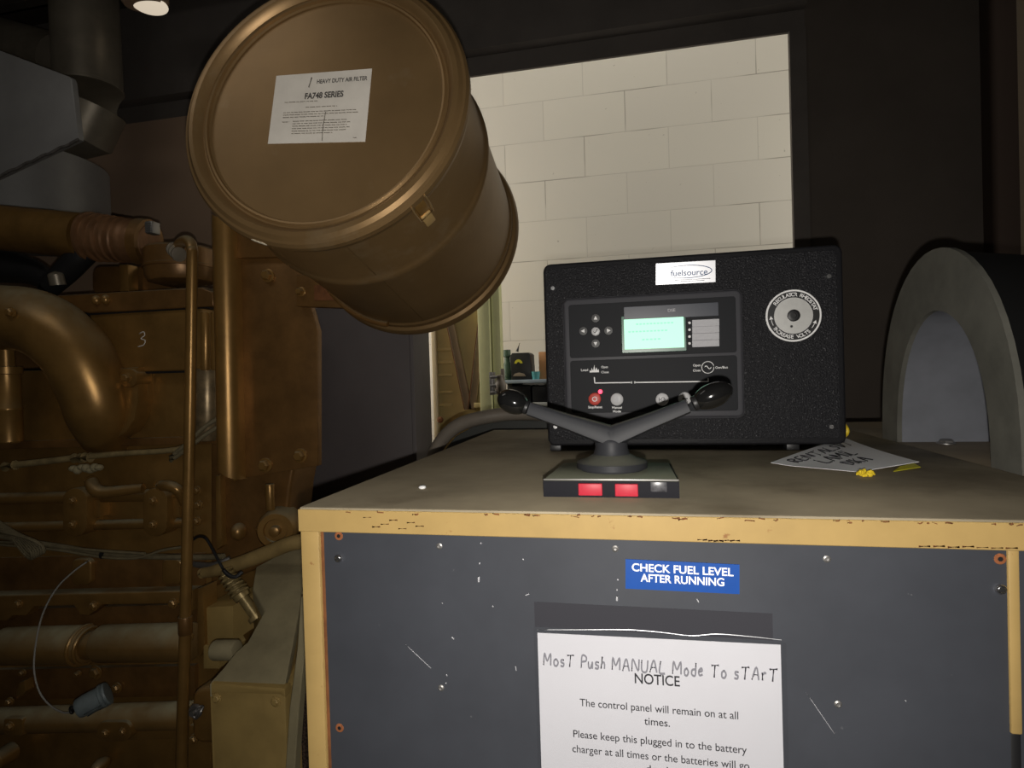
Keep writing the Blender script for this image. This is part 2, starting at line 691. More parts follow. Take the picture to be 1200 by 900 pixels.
# ================================================================== THE SETTING
YF = 2.40      # plane of the dark frame
YW = 3.30      # plane of the white block wall behind it
ZC = 3.16      # dark ceiling
bm = NB(); hull_box(bm, (-3.2, -.6, -.06), (2.9, 3.4, 0)); struct(obj('floor', bm, FLOOR))
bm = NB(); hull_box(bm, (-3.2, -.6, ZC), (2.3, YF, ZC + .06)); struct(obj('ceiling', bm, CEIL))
zc = at(923, 82, YW).z
BLKOFF = .22 * 20 - (zc - 0)
BLOCK = blocks_mat()
bm = NB(); hull_box(bm, (-3.2, YW, 0), (2.9, YW + .1, 4.4)); struct(obj('wall_back', bm, BLOCK))
bm = NB(); hull_box(bm, (-3.2, YF + .02, 4.4), (2.9, YW + .1, 4.46)); struct(obj('trim_7', bm, DWALL))
zb = at(735, 64, YF).z
xr = at(926, 120, YF).x
xr2 = at(945, 120, YF).x
# dark lintel across the opening with a folded flange
bm = NB()
hull_box(bm, (-3.2, YF, zb), (xr2, YF + .012, 4.4))
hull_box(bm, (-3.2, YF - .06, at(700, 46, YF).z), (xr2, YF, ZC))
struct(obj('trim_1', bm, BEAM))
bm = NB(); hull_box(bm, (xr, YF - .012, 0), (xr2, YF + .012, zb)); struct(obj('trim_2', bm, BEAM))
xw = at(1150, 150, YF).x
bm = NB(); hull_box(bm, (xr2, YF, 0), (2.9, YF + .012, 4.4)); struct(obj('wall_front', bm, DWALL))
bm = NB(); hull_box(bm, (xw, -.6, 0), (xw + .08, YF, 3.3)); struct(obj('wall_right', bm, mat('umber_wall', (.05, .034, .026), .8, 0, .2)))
_d = ray(1193, 150)
yst = (xw - .03) * _d.y / _d.x
bm = NB(); hull_box(bm, (xw - .03, yst - .14, 0), (xw, yst, 2.9), .004); struct(obj('trim_3', bm, CREAM))
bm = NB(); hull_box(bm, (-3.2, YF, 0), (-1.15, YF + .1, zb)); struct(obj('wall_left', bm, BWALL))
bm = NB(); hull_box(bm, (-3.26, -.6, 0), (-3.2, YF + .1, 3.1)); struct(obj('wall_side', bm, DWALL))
# ceiling purlins
for i, yy in enumerate((1.0, 1.55, 2.1)):
    bm = NB()
    hull_box(bm, (-3.2, yy, ZC - .10), (xw, yy + .012, ZC))
    hull_box(bm, (-3.2, yy - .04, ZC - .10), (xw, yy + .012, ZC - .092))
    struct(obj('trim_%d' % (4 + i), bm, CEIL))

# ================================================================== CABINET
ZT = 1.30
XL, XR, YC0, YC1 = -.333, .3995, .533, 1.345
cab = thing('switch_cabinet', 'wide yellow-framed metal cabinet with slate grey front panel and dusty top', 'cabinet', (.03, .94, 0))
lip = .0235
bm = NB()
hull_box(bm, (XL, YC0, ZT - lip), (XR, YC1, ZT), .0022, 2)
obj('top_panel', bm, TOPM, cab)
bm = NB()
hull_box(bm, (XL - .0005, YC0 - .0016, ZT - lip - .0006), (XR, YC0 - .0001, ZT - .0022), .0006, 1)
rail = obj('front_rail', bm, YEL, cab)
bm = NB(); hull_box(bm, (XL, YC0 + .001, .05), (XL + .020, YC0 + .03, ZT - lip), .0015); obj('corner_post', bm, YEL, cab)
bm = NB(); hull_box(bm, (XL + .020, YC0 + .004, .05), (XL + .0265, YC0 + .03, ZT - lip), .001); obj('inner_edge', bm, RUST, cab)
xrp = at(1183, 700, YC0).x
xrq = at(1197, 700, YC0).x
zr = at(1190, 862, YC0).z
bm = NB(); hull_box(bm, (xrp, YC0 + .001, zr), (xrq, YC0 + .03, ZT - lip), .0015); obj('corner_post', bm, YEL, cab)
bm = NB(); hull_box(bm, (xrp, YC0 + .003, .05), (xrq, YC0 + .03, zr), .0015); obj('post_foot', bm, BLK, cab, label='black lower section of the corner post')
bm = NB(); hull_box(bm, (XL + .024, YC0 + .003, .08), (xrp + .001, YC0 + .012, ZT - lip - .0005), .0008); fpan = obj('front_panel', bm, GREY, cab)
bm = NB(); hull_box(bm, (XL + .004, YC0 + .03, .05), (XR - .004, YC1 - .004, ZT - lip)); obj('body', bm, GREY, cab)
YP = YC0 + .003
for px, py in ((397, 654), (1172, 690)):
    bm = NB(); bolt(bm, at(px, py, YP), r=.0032, h=.0028, hexa=False); obj('screw', bm, STEEL, cab, label='bright screw')
for px, py in ((515, 640), (721, 643), (517, 806), (969, 655), (982, 825)):
    bm = NB()
    lathe(bm, at(px, py, YP) + Vector((0, .0005, 0)), (0, -1, 0), [(0, .0032), (.0012, .0030), (.0018, .0018), (.0012, .0012), (.0010, 0)], 18)
    obj('rivet', bm, DSTEEL, cab)
for px, py in ((397, 628), (398, 853), (1172, 655)):
    bm = NB()
    c = at(px, py, YP)
    lathe(bm, c, (0, -1, 0), [(0, .0044), (.0004, .0040), (.0006, .002), (.0006, 0)], 16)
    rh = obj('rusty_hole', bm, RUSTO, cab)
    bm = NB(); lathe(bm, c + Vector((0, -.0006, 0)), (0, -1, 0), [(0, .0019), (.0003, .0017), (.0003, 0)], 12)
    obj('hole', bm, BLK, rh)
# drips and scratches on the panel paint
bm = NB()
for px, py, dx, dy, r in ((561, 675, 0, 7, 1.4), (562, 659, 0, 2, 1), (563, 636, 1, 1, 1.2), (723, 698, 0, 6, 1.4), (723, 690, 0, 2, .9), (724, 678, 0, 2, 1.1),
                          (816, 701, 3, 5, .7), (475, 755, 30, 28, .35), (577, 710, 1, 1, 1.0), (615, 698, 5, -2, .7), (529, 746, 3, 3, .9), (518, 707, 1, 0, .8),
                          (945, 812, 33, 48, .35), (523, 790, 1, 2, .8), (522, 800, 1, 1, .9), (1060, 820, 2, 2, .5), (604, 780, 1, 6, .6), (612, 655, 2, 1, .7)):
    a, b_ = at(px, py, YP), at(px + dx, py + dy, YP)
    tube(bm, [a, (a + b_) / 2, b_], r * .0007, 6, 3)
add_marks(fpan, bm, LAB)
# edge chips along the rail
bm = NB()
rnd = random.Random(3)
for k in range(46):
    x = XL + .02 + (XR - XL - .04) * rnd.random() ** .8
    zz = ZT - .0028 - abs(rnd.gauss(0, .0008))
    pts = [Vector((x + rnd.uniform(-1, 1) * .004, YC0 - .0017, zz + rnd.uniform(-1, 1) * .0009)) for _ in range(3)]
    pts.sort(key=lambda p: p.x)
    tube(bm, pts, rnd.uniform(.0003, .0009), 5, 2)
add_marks(rail, bm, RUST)
bm = NB()
for x0, x1 in ((406, 478), (803, 848), (1060, 1180)):
    for k in range(7):
        px = x0 + (x1 - x0) * (k + .5) / 7
        a = at(px, 0, YC0)
        a.z = ZT - lip + .0012 + rnd.uniform(-.0004, .0006) if x0 != 406 else ZT - .012 + rnd.uniform(-.007, .007)
        a.y = YC0 - .0017
        tube(bm, [a + Vector((-.004, 0, 0)), a + Vector((.004, 0, .0003))], rnd.uniform(.0004, .001), 6)
add_marks(rail, bm, RUST)

# ------------------------------------------------------------------ blue sign
sgn = thing('safety_sign', 'small blue sign with white capitals about fuel level on grey panel', 'sign', at(800, 690, YP))
c4 = [at(*p, YP - .0005) for p in ((733, 655), (866.5, 661.5), (866.5, 696), (733, 689.5))]
bm = NB(); prism(bm, [p - Vector((0, .0006, 0)) for p in c4], (0, .0010, 0)); obj('sign_plate', bm, BLUE, sgn)
ex = (c4[1] - c4[0]).normalized()
ey = Vector((-ex.z, 0, ex.x))
if ey.z < 0: ey = -ey
y_ = YP - .0014
me = join_me([text_me('CHECK FUEL LEVEL', at(799, 667.5, y_), ex, ey, width=.0850, height=.0066, bold=.02),
              text_me('AFTER RUNNING', at(799, 679.5, y_), ex, ey, width=.0700, height=.0066, bold=.02)], 'lettering')
link('lettering', me, WHITE, sgn)

# ------------------------------------------------------------------ notice in a clear sleeve
ntc = thing('paper_notice', 'white printed notice in clear sleeve taped to the grey cabinet front', 'notice', at(772, 900, YP))
a, b_ = at(630, 741, YP), at(914.5, 755, YP)
pw = b_.x - a.x
zt = (a.z + b_.z) / 2
xa = a.x
tilt = (b_.z - a.z)
YN = YP - .0007
bm = NB(); prism(bm, [Vector((xa, YN - .0003, a.z)), Vector((b_.x, YN - .0003, b_.z)), Vector((b_.x, YN - .0003, zt - .279)), Vector((xa, YN - .0003, zt - .279))], (0, .0004, 0)); obj('page', bm, PAPER, ntc)
bm = NB(); prism(bm, [Vector((xa - .003, YN - .0018, zt + .005)), Vector((b_.x + .004, YN - .0018, zt + .004)), Vector((b_.x + .004, YN - .0018, zt - .283)), Vector((xa - .003, YN - .0018, zt - .283))], (0, .0001, 0)); obj('clear_sleeve', bm, SLEEVE, ntc)
bm = NB()
tube(bm, [at(x, y, YN - .0024) for x, y in ((629, 738), (680, 738), (735, 738), (775, 741), (810, 745), (840, 743), (880, 746), (916, 750))], [.0002, .0003, .0004, .0003, .0003, .0004, .0003, .0002], 8, 4)
obj('sleeve_edge', bm, SILV, ntc, label='shiny upper lip of the plastic sleeve')
yt = YN - .0010
mes = [text_me('NOTICE', at(770, 796.5, yt), (1, 0, 0), (0, 0, 1), width=.0385, height=.0088, bold=.012)]
for s, x0, x1, yy in (('The control panel will remain on at all', 679.5, 865, 830.5), ('times.', 755, 785, 846),
                      ('Please keep this plugged in to the battery', 672, 875, 869), ('charger at all times or the batteries will go', 671, 878, 887), ('dead.', 757, 786, 902)):
    sl = .046
    xm = (x0 + x1) / 2
    p0, p1 = at(x0, yy - sl * (xm - x0), yt), at(x1, yy + sl * (x1 - xm), yt)
    mes.append(text_me(s, (p0 + p1) / 2, (1, 0, 0), (0, 0, 1), width=p1.x - p0.x, height=.0066, bold=.004))
link('lettering', join_me(mes, 'lettering'), INK, ntc)
bm = NB()
p0, p1 = at(637, 779, yt), at(914, 793, yt)
wl = handwriting(bm, 'MosT Push MANUAL Mode To sTArT', (0, 0, 0), (1, 0, 0), (0, 0, 1), .0108, .0010)
bmesh.ops.scale(bm, vec=((p1.x - p0.x) / wl, .4, 1), verts=bm.verts)
bmesh.ops.translate(bm, vec=p0, verts=bm.verts)
obj('handwriting', bm, PENCIL, ntc)
bm = NB()
hull_box(bm, (at(626, 705, YP).x, YP - .0003, zt + .004), (at(905, 715, YP).x, YP - .0001, at(765, 712, YP).z)); tape = obj('old_tape', bm, CREAMP, ntc)

# ================================================================== CONTROL BOX
YB = .955
ctl = thing('generator_control_box', 'black crinkle-finish control box with lit green screen on the cabinet top', 'control box', (.075, 1.05, ZT))
zb0, zb1 = 1.3085, 1.6015
xb0, xb1 = -.1465, .2955


def rr_xz(x0, z0, x1, z1, r, Y, n=5):
    return [Vector((x, Y, z)) for x, z in rrect(x0, z0, x1, z1, r, n)]


bm = NB(); prism(bm, rr_xz(xb0, zb0, xb1, zb1, .012, YB), (0, .20, 0), .004, 3); obj('case', bm, CASE, ctl)
fx0, fx1, fz0, fz1 = at(642, 420, YB).x, at(982, 400, YB).x, at(800, 514, YB).z, at(800, 305, YB).z
bm = NB(); prism(bm, rr_xz(fx0, fz0, fx1, fz1, .006, YB - .002), (0, .004, 0), .0012, 2); obj('front_panel', bm, BOXM, ctl)
YQ = YB - .002
for px, py in ((648, 338), (971, 324), (651, 500), (974, 500)):
    bm = NB(); bolt(bm, at(px, py, YQ), r=.0028, h=.0025, hexa=False); obj('screw', bm, STEEL, ctl)
for x, z in ((xb0 + .008, 0), (at(928, 520, YB).x, 0)):
    bm = NB(); hull_box(bm, (x - .006, YB + .006, ZT), (x + .012, YB + .03, zb0 + .001), .001); obj('foot', bm, BLK, ctl)
for x in (xb0 + .04, xb1 - .05):
    bm = NB(); hull_box(bm, (x - .006, YB + .16, ZT), (x + .012, YB + .185, zb0 + .001), .001); obj('foot', bm, BLK, ctl)

# sticker, its upper edge lifting away
c4 = [at(*p, YQ - .0004) for p in ((768.5, 309.5), (838, 305.5), (838.5, 330.5), (768.5, 334))]
c4[0].y -= .0045; c4[1].y -= .0036; c4[3].y -= .0012
bm = NB()
NXs = 10
g0 = [[c4[0].lerp(c4[1], i / NXs).lerp(c4[3].lerp(c4[2], i / NXs), j / 5) for j in range(6)] for i in range(NXs + 1)]
gv = [[bm.verts.new(p) for p in rw] for rw in g0]
gb = [[bm.verts.new(p + Vector((0, .0004, 0))) for p in rw] for rw in g0]
for i in range(NXs):
    for j in range(5):
        bm.faces.new((gv[i][j], gv[i + 1][j], gv[i + 1][j + 1], gv[i][j + 1]))
        bm.faces.new((gb[i][j], gb[i][j + 1], gb[i + 1][j + 1], gb[i + 1][j]))
for i in range(NXs):
    bm.faces.new((gv[i][0], gb[i][0], gb[i + 1][0], gv[i + 1][0]))
    bm.faces.new((gv[i][5], gv[i + 1][5], gb[i + 1][5], gb[i][5]))
for j in range(5):
    bm.faces.new((gv[0][j], gv[0][j + 1], gb[0][j + 1], gb[0][j]))
    bm.faces.new((gv[NXs][j], gb[NXs][j], gb[NXs][j + 1], gv[NXs][j + 1]))
stk = obj('sticker', bm, SILV, ctl, label='silver sticker with blue oval around a word')
sn = (c4[1] - c4[0]).cross(c4[3] - c4[0]).normalized()
if sn.y > 0: sn = -sn
sx = (c4[1] - c4[0]).normalized()
sy = (c4[0] - c4[3]).normalized()
cc = sum(c4, Vector()) / 4 + sn * .0004
W_ = (c4[1] - c4[0]).length
SBLU = mat('sticker_blue', (.10, .17, .34), .5)
link('sticker_word', text_me('fuelsource', cc + sx * W_ * .06, sx, sy, width=W_ * .62, height=.0085, bold=.01, depth=.0006), SBLU, stk)
bm = NB()
pts = []
for k in range(33):
    t = math.radians(-150 + 300 * k / 32)
    pts.append(cc + sx * (W_ * .02 + W_ * .42 * math.cos(t)) + sy * (.0015 + .0095 * math.sin(t)) + sn * .0006)
tube(bm, pts, [.0001 + .0006 * math.sin(PI * k / 32) for k in range(33)], 6, 2)
for sw in (.6, .4):
    q = cc - sy * (.0105 + (.6 - sw) * .012) + sx * W_ * .12 + sn * .0006
    tube(bm, [q - sx * W_ * sw / 2, q + sx * W_ * sw / 2], .0004, 6)
obj('oval_swoosh', bm, SBLU, stk)

# controller module
mod = None
bm = NB()
o4 = [at(*p, YQ) for p in ((661, 351), (866.5, 341), (872, 487), (664, 492))]
x0, x1 = (o4[0].x + o4[3].x) / 2, (o4[1].x + o4[2].x) / 2
z1, z0 = (o4[0].z + o4[1].z) / 2, (o4[2].z + o4[3].z) / 2
prism(bm, rr_xz(x0 - .002, z0 - .002, x1 + .002, z1 + .002, .011, YQ - .003), (0, .004, 0), .0015, 2)
prism(bm, rr_xz(x0, z0, x1, z1, .009, YQ - .012), (0, .010, 0), .004, 3)
mod = obj('controller', bm, BEZ, ctl, label='rectangular generator controller with grey bezel')
YM = YQ - .0121


def mrect(a, b_, r=.003, Y=YM, th=.0009, bv=.0003):
    """rounded rectangle from two opposite photo corners on the module face"""
    p, q = at(a[0], a[1], Y), at(b_[0], b_[1], Y)
    bm = NB()
    prism(bm, rr_xz(min(p.x, q.x), min(p.z, q.z), max(p.x, q.x), max(p.z, q.z), r, Y - th), (0, th + .0003, 0), bv, 1)
    return bm


mz = at(764, 418, YM).z
mx0, mx1 = x0 + .009, x1 - .009
for za, zb_ in ((mz + .0022, z1 - .010), (z0 + .010, mz - .0022)):
    bm = NB(); prism(bm, rr_xz(mx0, za, mx1, zb_, .004, YM - .0008), (0, .001, 0), .0004, 1); obj('face_plate', bm, MODP, mod)
YM2 = YM - .0009
obj('smoked_strip', mrect((731, 360), (842, 370), .0012, YM2, .0012), SMOKE, mod)
link('strip_word', text_me('DSE', at(787, 363.5, YM2 - .0013), (1, 0, 0), (0, 0, 1), width=.011, height=.0042, bold=.01), LAB, mod)
scr = obj('screen_border', mrect((728, 371), (804.5, 411), .0015, YM2, .0008), LCDF, mod)
obj('screen', mrect((731, 374.5), (802, 407), .0008, YM2 - .0008, .0006), LCD, scr, label='lit green display')
bm = NB()
for px0, px1, py in ((745, 790, 380), (736, 783, 389), (752, 775, 398)):
    a_ = at(px0, py, YM2 - .0016)
    b2 = at(px1, py - 1.5, YM2 - .0016)
    b2.z = a_.z
    n_ = int((px1 - px0) / 4)
    for k in range(n_):
        p = a_.lerp(b2, (k + .1) / n_)
        q = a_.lerp(b2, (k + .75) / n_)
        hull_box(bm, (p.x, p.y, p.z - .0011), (q.x, p.y + .0003, p.z + .0011))
obj('screen_text', bm, LCDT, scr)
for k in range(4):
    py = 376 + k * 8.05
    obj('name_strip', mrect((811, py - 1), (843, py + 5.6), .0005, YM2, .0007), LAB, mod)
    bm = NB(); lathe(bm, at(808, py + 2.3, YM2), (0, -1, 0), [(0, .0021), (.0009, .0019), (.0013, 0)], 16); obj('indicator', bm, WHITE, mod)
# navigation buttons
for dx, dy, ang in ((0, -15, 90), (0, 14.5, -90), (-14.5, 0, 180), (15, -.5, 0)):
    c = at(698 + dx, 388 + dy, YM2)
    bm = NB(); lathe(bm, c, (0, -1, 0), [(0, .0068), (.0010, .0064), (.0012, 0)], 24)
    nb = obj('arrow_button', bm, BLK, mod)
    bm = NB()
    A = math.radians(ang)
    tri = [c + Vector((math.cos(A + t) * .0036, -.0017, math.sin(A + t) * .0036)) for t in (0, 2.2, -2.2)]
    prism(bm, tri, (0, .0006, 0)); obj('arrow', bm, WHITE, nb)
c = at(698, 388.5, YM2)
bm = NB(); lathe(bm, c, (0, -1, 0), [(0, .0068), (.0016, .0064), (.0022, .0045), (.0022, 0)], 28); nb = obj('tick_button', bm, GBTN, mod)
bm = NB(); tube(bm, [c + Vector((-.003, -.0026, 0)), c + Vector((-.0008, -.0026, -.002)), c + Vector((.0028, -.0026, .003))], .0006, 6, 2); obj('tick', bm, BEZ, nb)

# lower print
yq = YM2 - .0002


def mtext(s, px, py, wpx, h, bold=.01):
    return text_me(s, at(px, py, yq), (1, 0, 0), (0, 0, 1), width=wpx * .00136, height=h, bold=bold)


pm = [mtext('Load', 685, 433.5, 8, .0036), mtext('Open', 708.5, 430, 7.5, .0033), mtext('Close', 709, 436, 8.5, .0033),
      mtext('Open', 816.5, 428, 8, .0033), mtext('Close', 816.5, 434, 8, .0033), mtext('Gen/Bus', 845.5, 430.5, 13, .0034),
      mtext('Stop/Reset', 697.5, 477, 16, .0036, .02), mtext('Manual', 723, 477.5, 11, .0034, .02), mtext('Mode', 723, 482, 9, .0034, .02)]
for q_ in pm:
    link('printed_word', q_, WHITE, mod)
bm = NB()


def mline(pts, r=.0008):
    a_, b2 = at(*pts[0], yq), at(*pts[1], yq)
    d_ = (b2 - a_).normalized()
    n_ = Vector((-d_.z, 0, d_.x)) * r
    prism(bm, [a_ + n_, a_ - n_, b2 - n_, b2 + n_], (0, -.0004, 0))


mline([(696.5, 442), (697, 448.8)]); mline([(697, 448.8), (739, 448.2)]); mline([(744, 448.2), (830, 447)]); mline([(829.7, 443), (830, 447.3)])
mline([(740.2, 447), (740.2, 449.5)], .0007); mline([(744, 446.9), (744, 449.4)], .0009)
c = at(829.5, 430.5, yq)
tube(bm, [c + Vector((math.cos(2 * PI * k / 28) * .0088, 0, math.sin(2 * PI * k / 28) * .0088)) for k in range(29)], .0006, 6, 1)
tube(bm, [c + Vector((-.0048 + .0096 * k / 12, 0, .0022 * math.sin(2 * PI * k / 12))) for k in range(13)], .0007, 6, 1)
obj('mimic_line', bm, WHITE, mod)
bm = NB()
prism(bm, [at(x, y, yq) for x, y in ((691, 436.5), (691, 433.5), (693, 435), (693.2, 431), (695, 434.5), (696.5, 427.5), (697.2, 434), (699, 430.5), (700, 434), (701.5, 432.5), (702, 436.2))], (0, .0004, 0))
obj('load_icon', bm, WHITE, mod)
for px, py, mt_, nm in ((697, 467.5, REDD, 'stop_button'), (723, 468, GBTN, 'manual_button'), (776, 468, GBTN, 'test_button'), (802.5, 467, GBTN, 'start_button')):
    c = at(px, py, YM2)
    bm = NB(); lathe(bm, c, (0, -1, 0), [(0, .0098), (.0018, .0094), (.0026, .0078), (.0024, 0)], 32)
    bb = obj(nm, bm, mt_, mod)
    bm = NB()
    if nm == 'stop_button':
        tube(bm, [c + Vector((math.cos(2 * PI * k / 20) * .0034, -.0028, math.sin(2 * PI * k / 20) * .0034)) for k in range(21)], .0008, 6, 1)
        obj('ring_mark', bm, WHITE, bb)
    elif nm == 'manual_button':
        prism(bm, [c + Vector((x * .001, -.0028, z * .001)) for x, z in ((-2, -4), (2, -4), (2.6, -1), (2.4, 3), (1.2, 4.6), (-1, 4.6), (-2, 3), (-2.2, 0), (-3.4, 1), (-3.6, 0))], (0, .0004, 0))
        obj('hand_mark', bm, LAB, bb)
    elif nm == 'test_button':
        tube(bm, [c + Vector((-.005, -.0027, .0)), c + Vector((.005, -.0027, .0))], .0005, 6)
        tube(bm, [c + Vector((.001 + math.cos(2 * PI * k / 16) * .0028, -.0027, math.sin(2 * PI * k / 16) * .0028)) for k in range(17)], .0005, 6, 1)
        tube(bm, [c + Vector((-.0045, -.0027, -.003)), c + Vector((-.0045, -.0027, .003))], .0005, 6)
        obj('circuit_mark', bm, BEZ, bb)
    else:
        hull_box(bm, tuple(c + Vector((-.004, -.003, -.001))), tuple(c + Vector((.004, -.0024, .001))))
        obj('bar_mark', bm, BEZ, bb)
bm = NB(); lathe(bm, at(703.5, 459, YM2), (0, -1, 0), [(0, .0034), (.0012, .0031), (.0022, .0015), (.0024, 0)], 20); obj('indicator_light', bm, LED, mod, label='glowing red light')

# rheostat dial
c = at(929.5, 370, YQ)
bm = NB(); lathe(bm, c, (0, -1, 0), [(-.0005, .0385), (.0012, .0385), (.0016, .038), (.0016, 0)], 64); dial = obj('dial_plate', bm, WHITE, ctl, label='round black and white rheostat dial')
bm = NB(); lathe(bm, c + Vector((0, -.0014, 0)), (0, -1, 0), [(0, .0360), (.0005, .0358), (.0005, .0268), (0, .0266)], 64); obj('dial_band', bm, BLK, dial)
DISC = mat('dial_disc', (.62, .62, .60), .4, .3, var=.1, vscale=80)
bm = NB(); lathe(bm, c + Vector((0, -.0012, 0)), (0, -1, 0), [(0, .0266), (.0006, .0264), (.0007, 0)], 64); obj('dial_disc', bm, DISC, dial)
bm = NB(); lathe(bm, c + Vector((0, -.0016, 0)), (0, -1, 0), [(0, .0088), (.003, .0088), (.0035, .0080), (.0035, .004), (.001, .0036), (.001, 0)], 32); obj('shaft_nut', bm, DSTEEL if False else BLK, dial)
bm = NB(); lathe(bm, c + Vector((-.003, -.0018, -.0158)), (0, -1, 0), [(0, .0019), (.0006, .0017), (.0006, 0)], 14); obj('dial_mark', bm, BLK, dial)


def arc_text(s, cen, R, a_mid, step, top, h):
    mes = []
    n_ = len(s)
    for k, ch in enumerate(s):
        if ch == ' ':
            continue
        a = math.radians(a_mid + (-(k - (n_ - 1) / 2) if top else (k - (n_ - 1) / 2)) * step)
        rad = Vector((math.cos(a), 0, math.sin(a)))
        ey_ = rad if top else -rad
        ex_ = Vector((ey_.z, 0, -ey_.x))
        mes.append(text_me(ch, cen + rad * R, ex_, ey_, height=h, bold=.02))
    return mes


ct = c + Vector((0, -.0022, 0))
link('dial_words', join_me(arc_text('REGULATOR RHEOSTAT', ct, .0312, 79, 7.4, True, .0052), 'w'), WHITE, dial)
link('dial_words', join_me(arc_text('INCREASE VOLTS', ct, .0312, 262, 7.4, False, .0052), 'w'), WHITE, dial)
bm = NB()
for a0, a1, dirn in ((186, 205, 0), (338, 322, 0)):
    pts = [ct + Vector((math.cos(math.radians(a0 + (a1 - a0) * k / 6)) * .0312, 0, math.sin(math.radians(a0 + (a1 - a0) * k / 6)) * .0312)) for k in range(7)]
    tube(bm, pts, .0005, 6, 1)
    p = pts[0]
    rad = Vector((math.cos(math.radians(a0)), 0, math.sin(math.radians(a0))))
    tg = (pts[0] - pts[1]).normalized()
    prism(bm, [p + tg * .004, p - tg * .001 + rad * .0027, p - tg * .001 - rad * .0027], (0, .0003, 0))
obj('dial_arrows', bm, WHITE, dial)

# ================================================================== TWIN-HANDLED LEVER ON ITS PLATE
YH = .70
lev = thing('twin_handle_switch', 'two-armed black lever with oval knobs on flat base with red buttons', 'lever switch', (-.032, .66, ZT))
zt_b = 1.3182
fl, fr, br_, bl = (-.0977, .597), (.0355, .597), (.0335, .712), (-.0925, .712)
BASE = mat('base_black', (.010, .010, .014), .6, 0, .1)
bm = NB()
prism(bm, [Vector((p[0], p[1], zt_b - .0016)) for p in (fl, fr, br_, bl)], (0, 0, -(zt_b - .0016 - ZT)), .001, 2)
obj('base', bm, BASE, lev)
bm = NB()
ins = .0025
prism(bm, [Vector((fl[0] + ins * .4, fl[1] + .0006, zt_b)), Vector((fr[0] - ins * .4, fr[1] + .0006, zt_b)), Vector((br_[0] - ins, br_[1] - ins, zt_b)), Vector((bl[0] + ins, bl[1] - ins, zt_b))], (0, 0, -.0018), .0008, 2)
obj('cover_plate', bm, OLIVE, lev)
bm = NB()
hull_box(bm, (-.0975, .5966, zt_b - .0014), (.0353, .5975, zt_b + .0001), .0003); obj('front_trim', bm, DSTEEL, lev, label='thin bright trim')
for pa, pb in (((677.5, 566.5), (706, 581)), ((720.5, 567), (748, 582))):
    a, b_ = at(pa[0], pa[1], .595), at(pb[0], pb[1], .595)
    bm = NB(); hull_box(bm, (a.x, .594, b_.z), (b_.x, .60, a.z), .001); obj('red_button', bm, RED, lev)
a, b_ = at(762, 565, .595), at(782, 577, .595)
bm = NB(); hull_box(bm, (a.x, .5963, b_.z), (b_.x, .599, a.z), .0006); obj('clear_window', bm, mat('window_grey', (.09, .09, .10), .3, var=.7, vscale=300), lev)
hc = Vector((at(717, 545, YH - .04).x, .66, zt_b))
k_ = .66 / YH
foot_r = .041 * YH / .70 * .93
bm = NB()
lathe(bm, hc, (0, 0, 1), [(0, foot_r * .88), (.0022, foot_r * .9), (.0024, foot_r), (.0085, foot_r * 1.0), (.0098, foot_r * .96), (.0125, foot_r * .72), (.017, foot_r * .52), (.024, foot_r * .46), (.030, foot_r * .47), (.035, foot_r * .40), (.038, foot_r * .25), (.039, 0)], 40)
obj('hub', bm, LEVER, lev)
for sd, p_in, p_out, knp, kl, kw in ((-1, (715, 511), (620, 479), (601, 471), .0185, .0135), (1, (718, 511), (806, 476), (835, 463.5), .0215, .0130)):
    Ya = .655
    A = at(*p_in, Ya)
    B = at(*p_out, Ya)
    d = (B - A).normalized()
    nrm = Vector((-d.z, 0, d.x))
    if nrm.z < 0: nrm = -nrm
    bm = NB()
    h0, h1, t0, t1 = .0118, .0074, .011, .0065
    A = A - d * .003
    t = bmesh.new()
    ring = []
    for P, hh, tt in ((A, h0, t0), (A.lerp(B, .5), (h0 + h1) / 2 * .92, (t0 + t1) / 2), (B, h1, t1)):
        ring.append([t.verts.new(P + nrm * (hh * zz) + Vector((0, tt * yy, 0))) for zz, yy in ((1, -.6), (.55, -1), (-.75, -1), (-1, -.55), (-1, .6), (-.6, 1), (.6, 1), (1, .6))])
    for R0, R1 in zip(ring, ring[1:]):
        for q in range(8):
            t.faces.new((R0[q], R0[(q + 1) % 8], R1[(q + 1) % 8], R1[q]))
    t.faces.new(ring[0]); t.faces.new(ring[-1][::-1])
    merge(bm, t)
    obj('arm', bm, LEVER, lev, smooth=50)
    kc = at(*knp, Ya)
    dk = (kc - B).normalized()
    bm = NB()
    nk = Vector((-dk.z, 0, dk.x))
    ellipsoid(bm, kc, (nk * kw, Vector((0, kw, 0)), dk * kl), 28, 18)
    kn = obj('knob', bm, BLKG, lev)
    bm = NB(); cyl(bm, kc - dk * (kl * 1.02), dk, .0078, .006, 20, .001); obj('collar', bm, BLK, kn)

# ================================================================== PAPER SHEET ON TOP
sheet = thing('handwritten_sheet', 'sheet of white paper with black handwriting lying on the cabinet top', 'paper', (.26, .93, ZT + .001))
qa, qb, qc, qd = atZ(903, 542, ZT + .003), atZ(990, 513, ZT + .006), atZ(1077, 541, ZT + .010), atZ(1005, 553, ZT + .001)
bm = NB()
n_ = 12
G = []
for i in range(n_ + 1):
    row = []
    for j in range(n_ + 1):
        u_, v_ = i / n_, j / n_
        p = qa.lerp(qb, u_).lerp(qd.lerp(qc, u_), v_)
        p = p + Vector((0, 0, .002 * math.sin(PI * u_) * (1 - v_) * .6 - .002 * math.sin(PI * v_)))
        p.z = max(p.z, ZT + .0012)
        row.append(p)
    G.append(row)
tv = [[bm.verts.new(p) for p in r_] for r_ in G]
bv = [[bm.verts.new(p - Vector((0, 0, .0004))) for p in r_] for r_ in G]
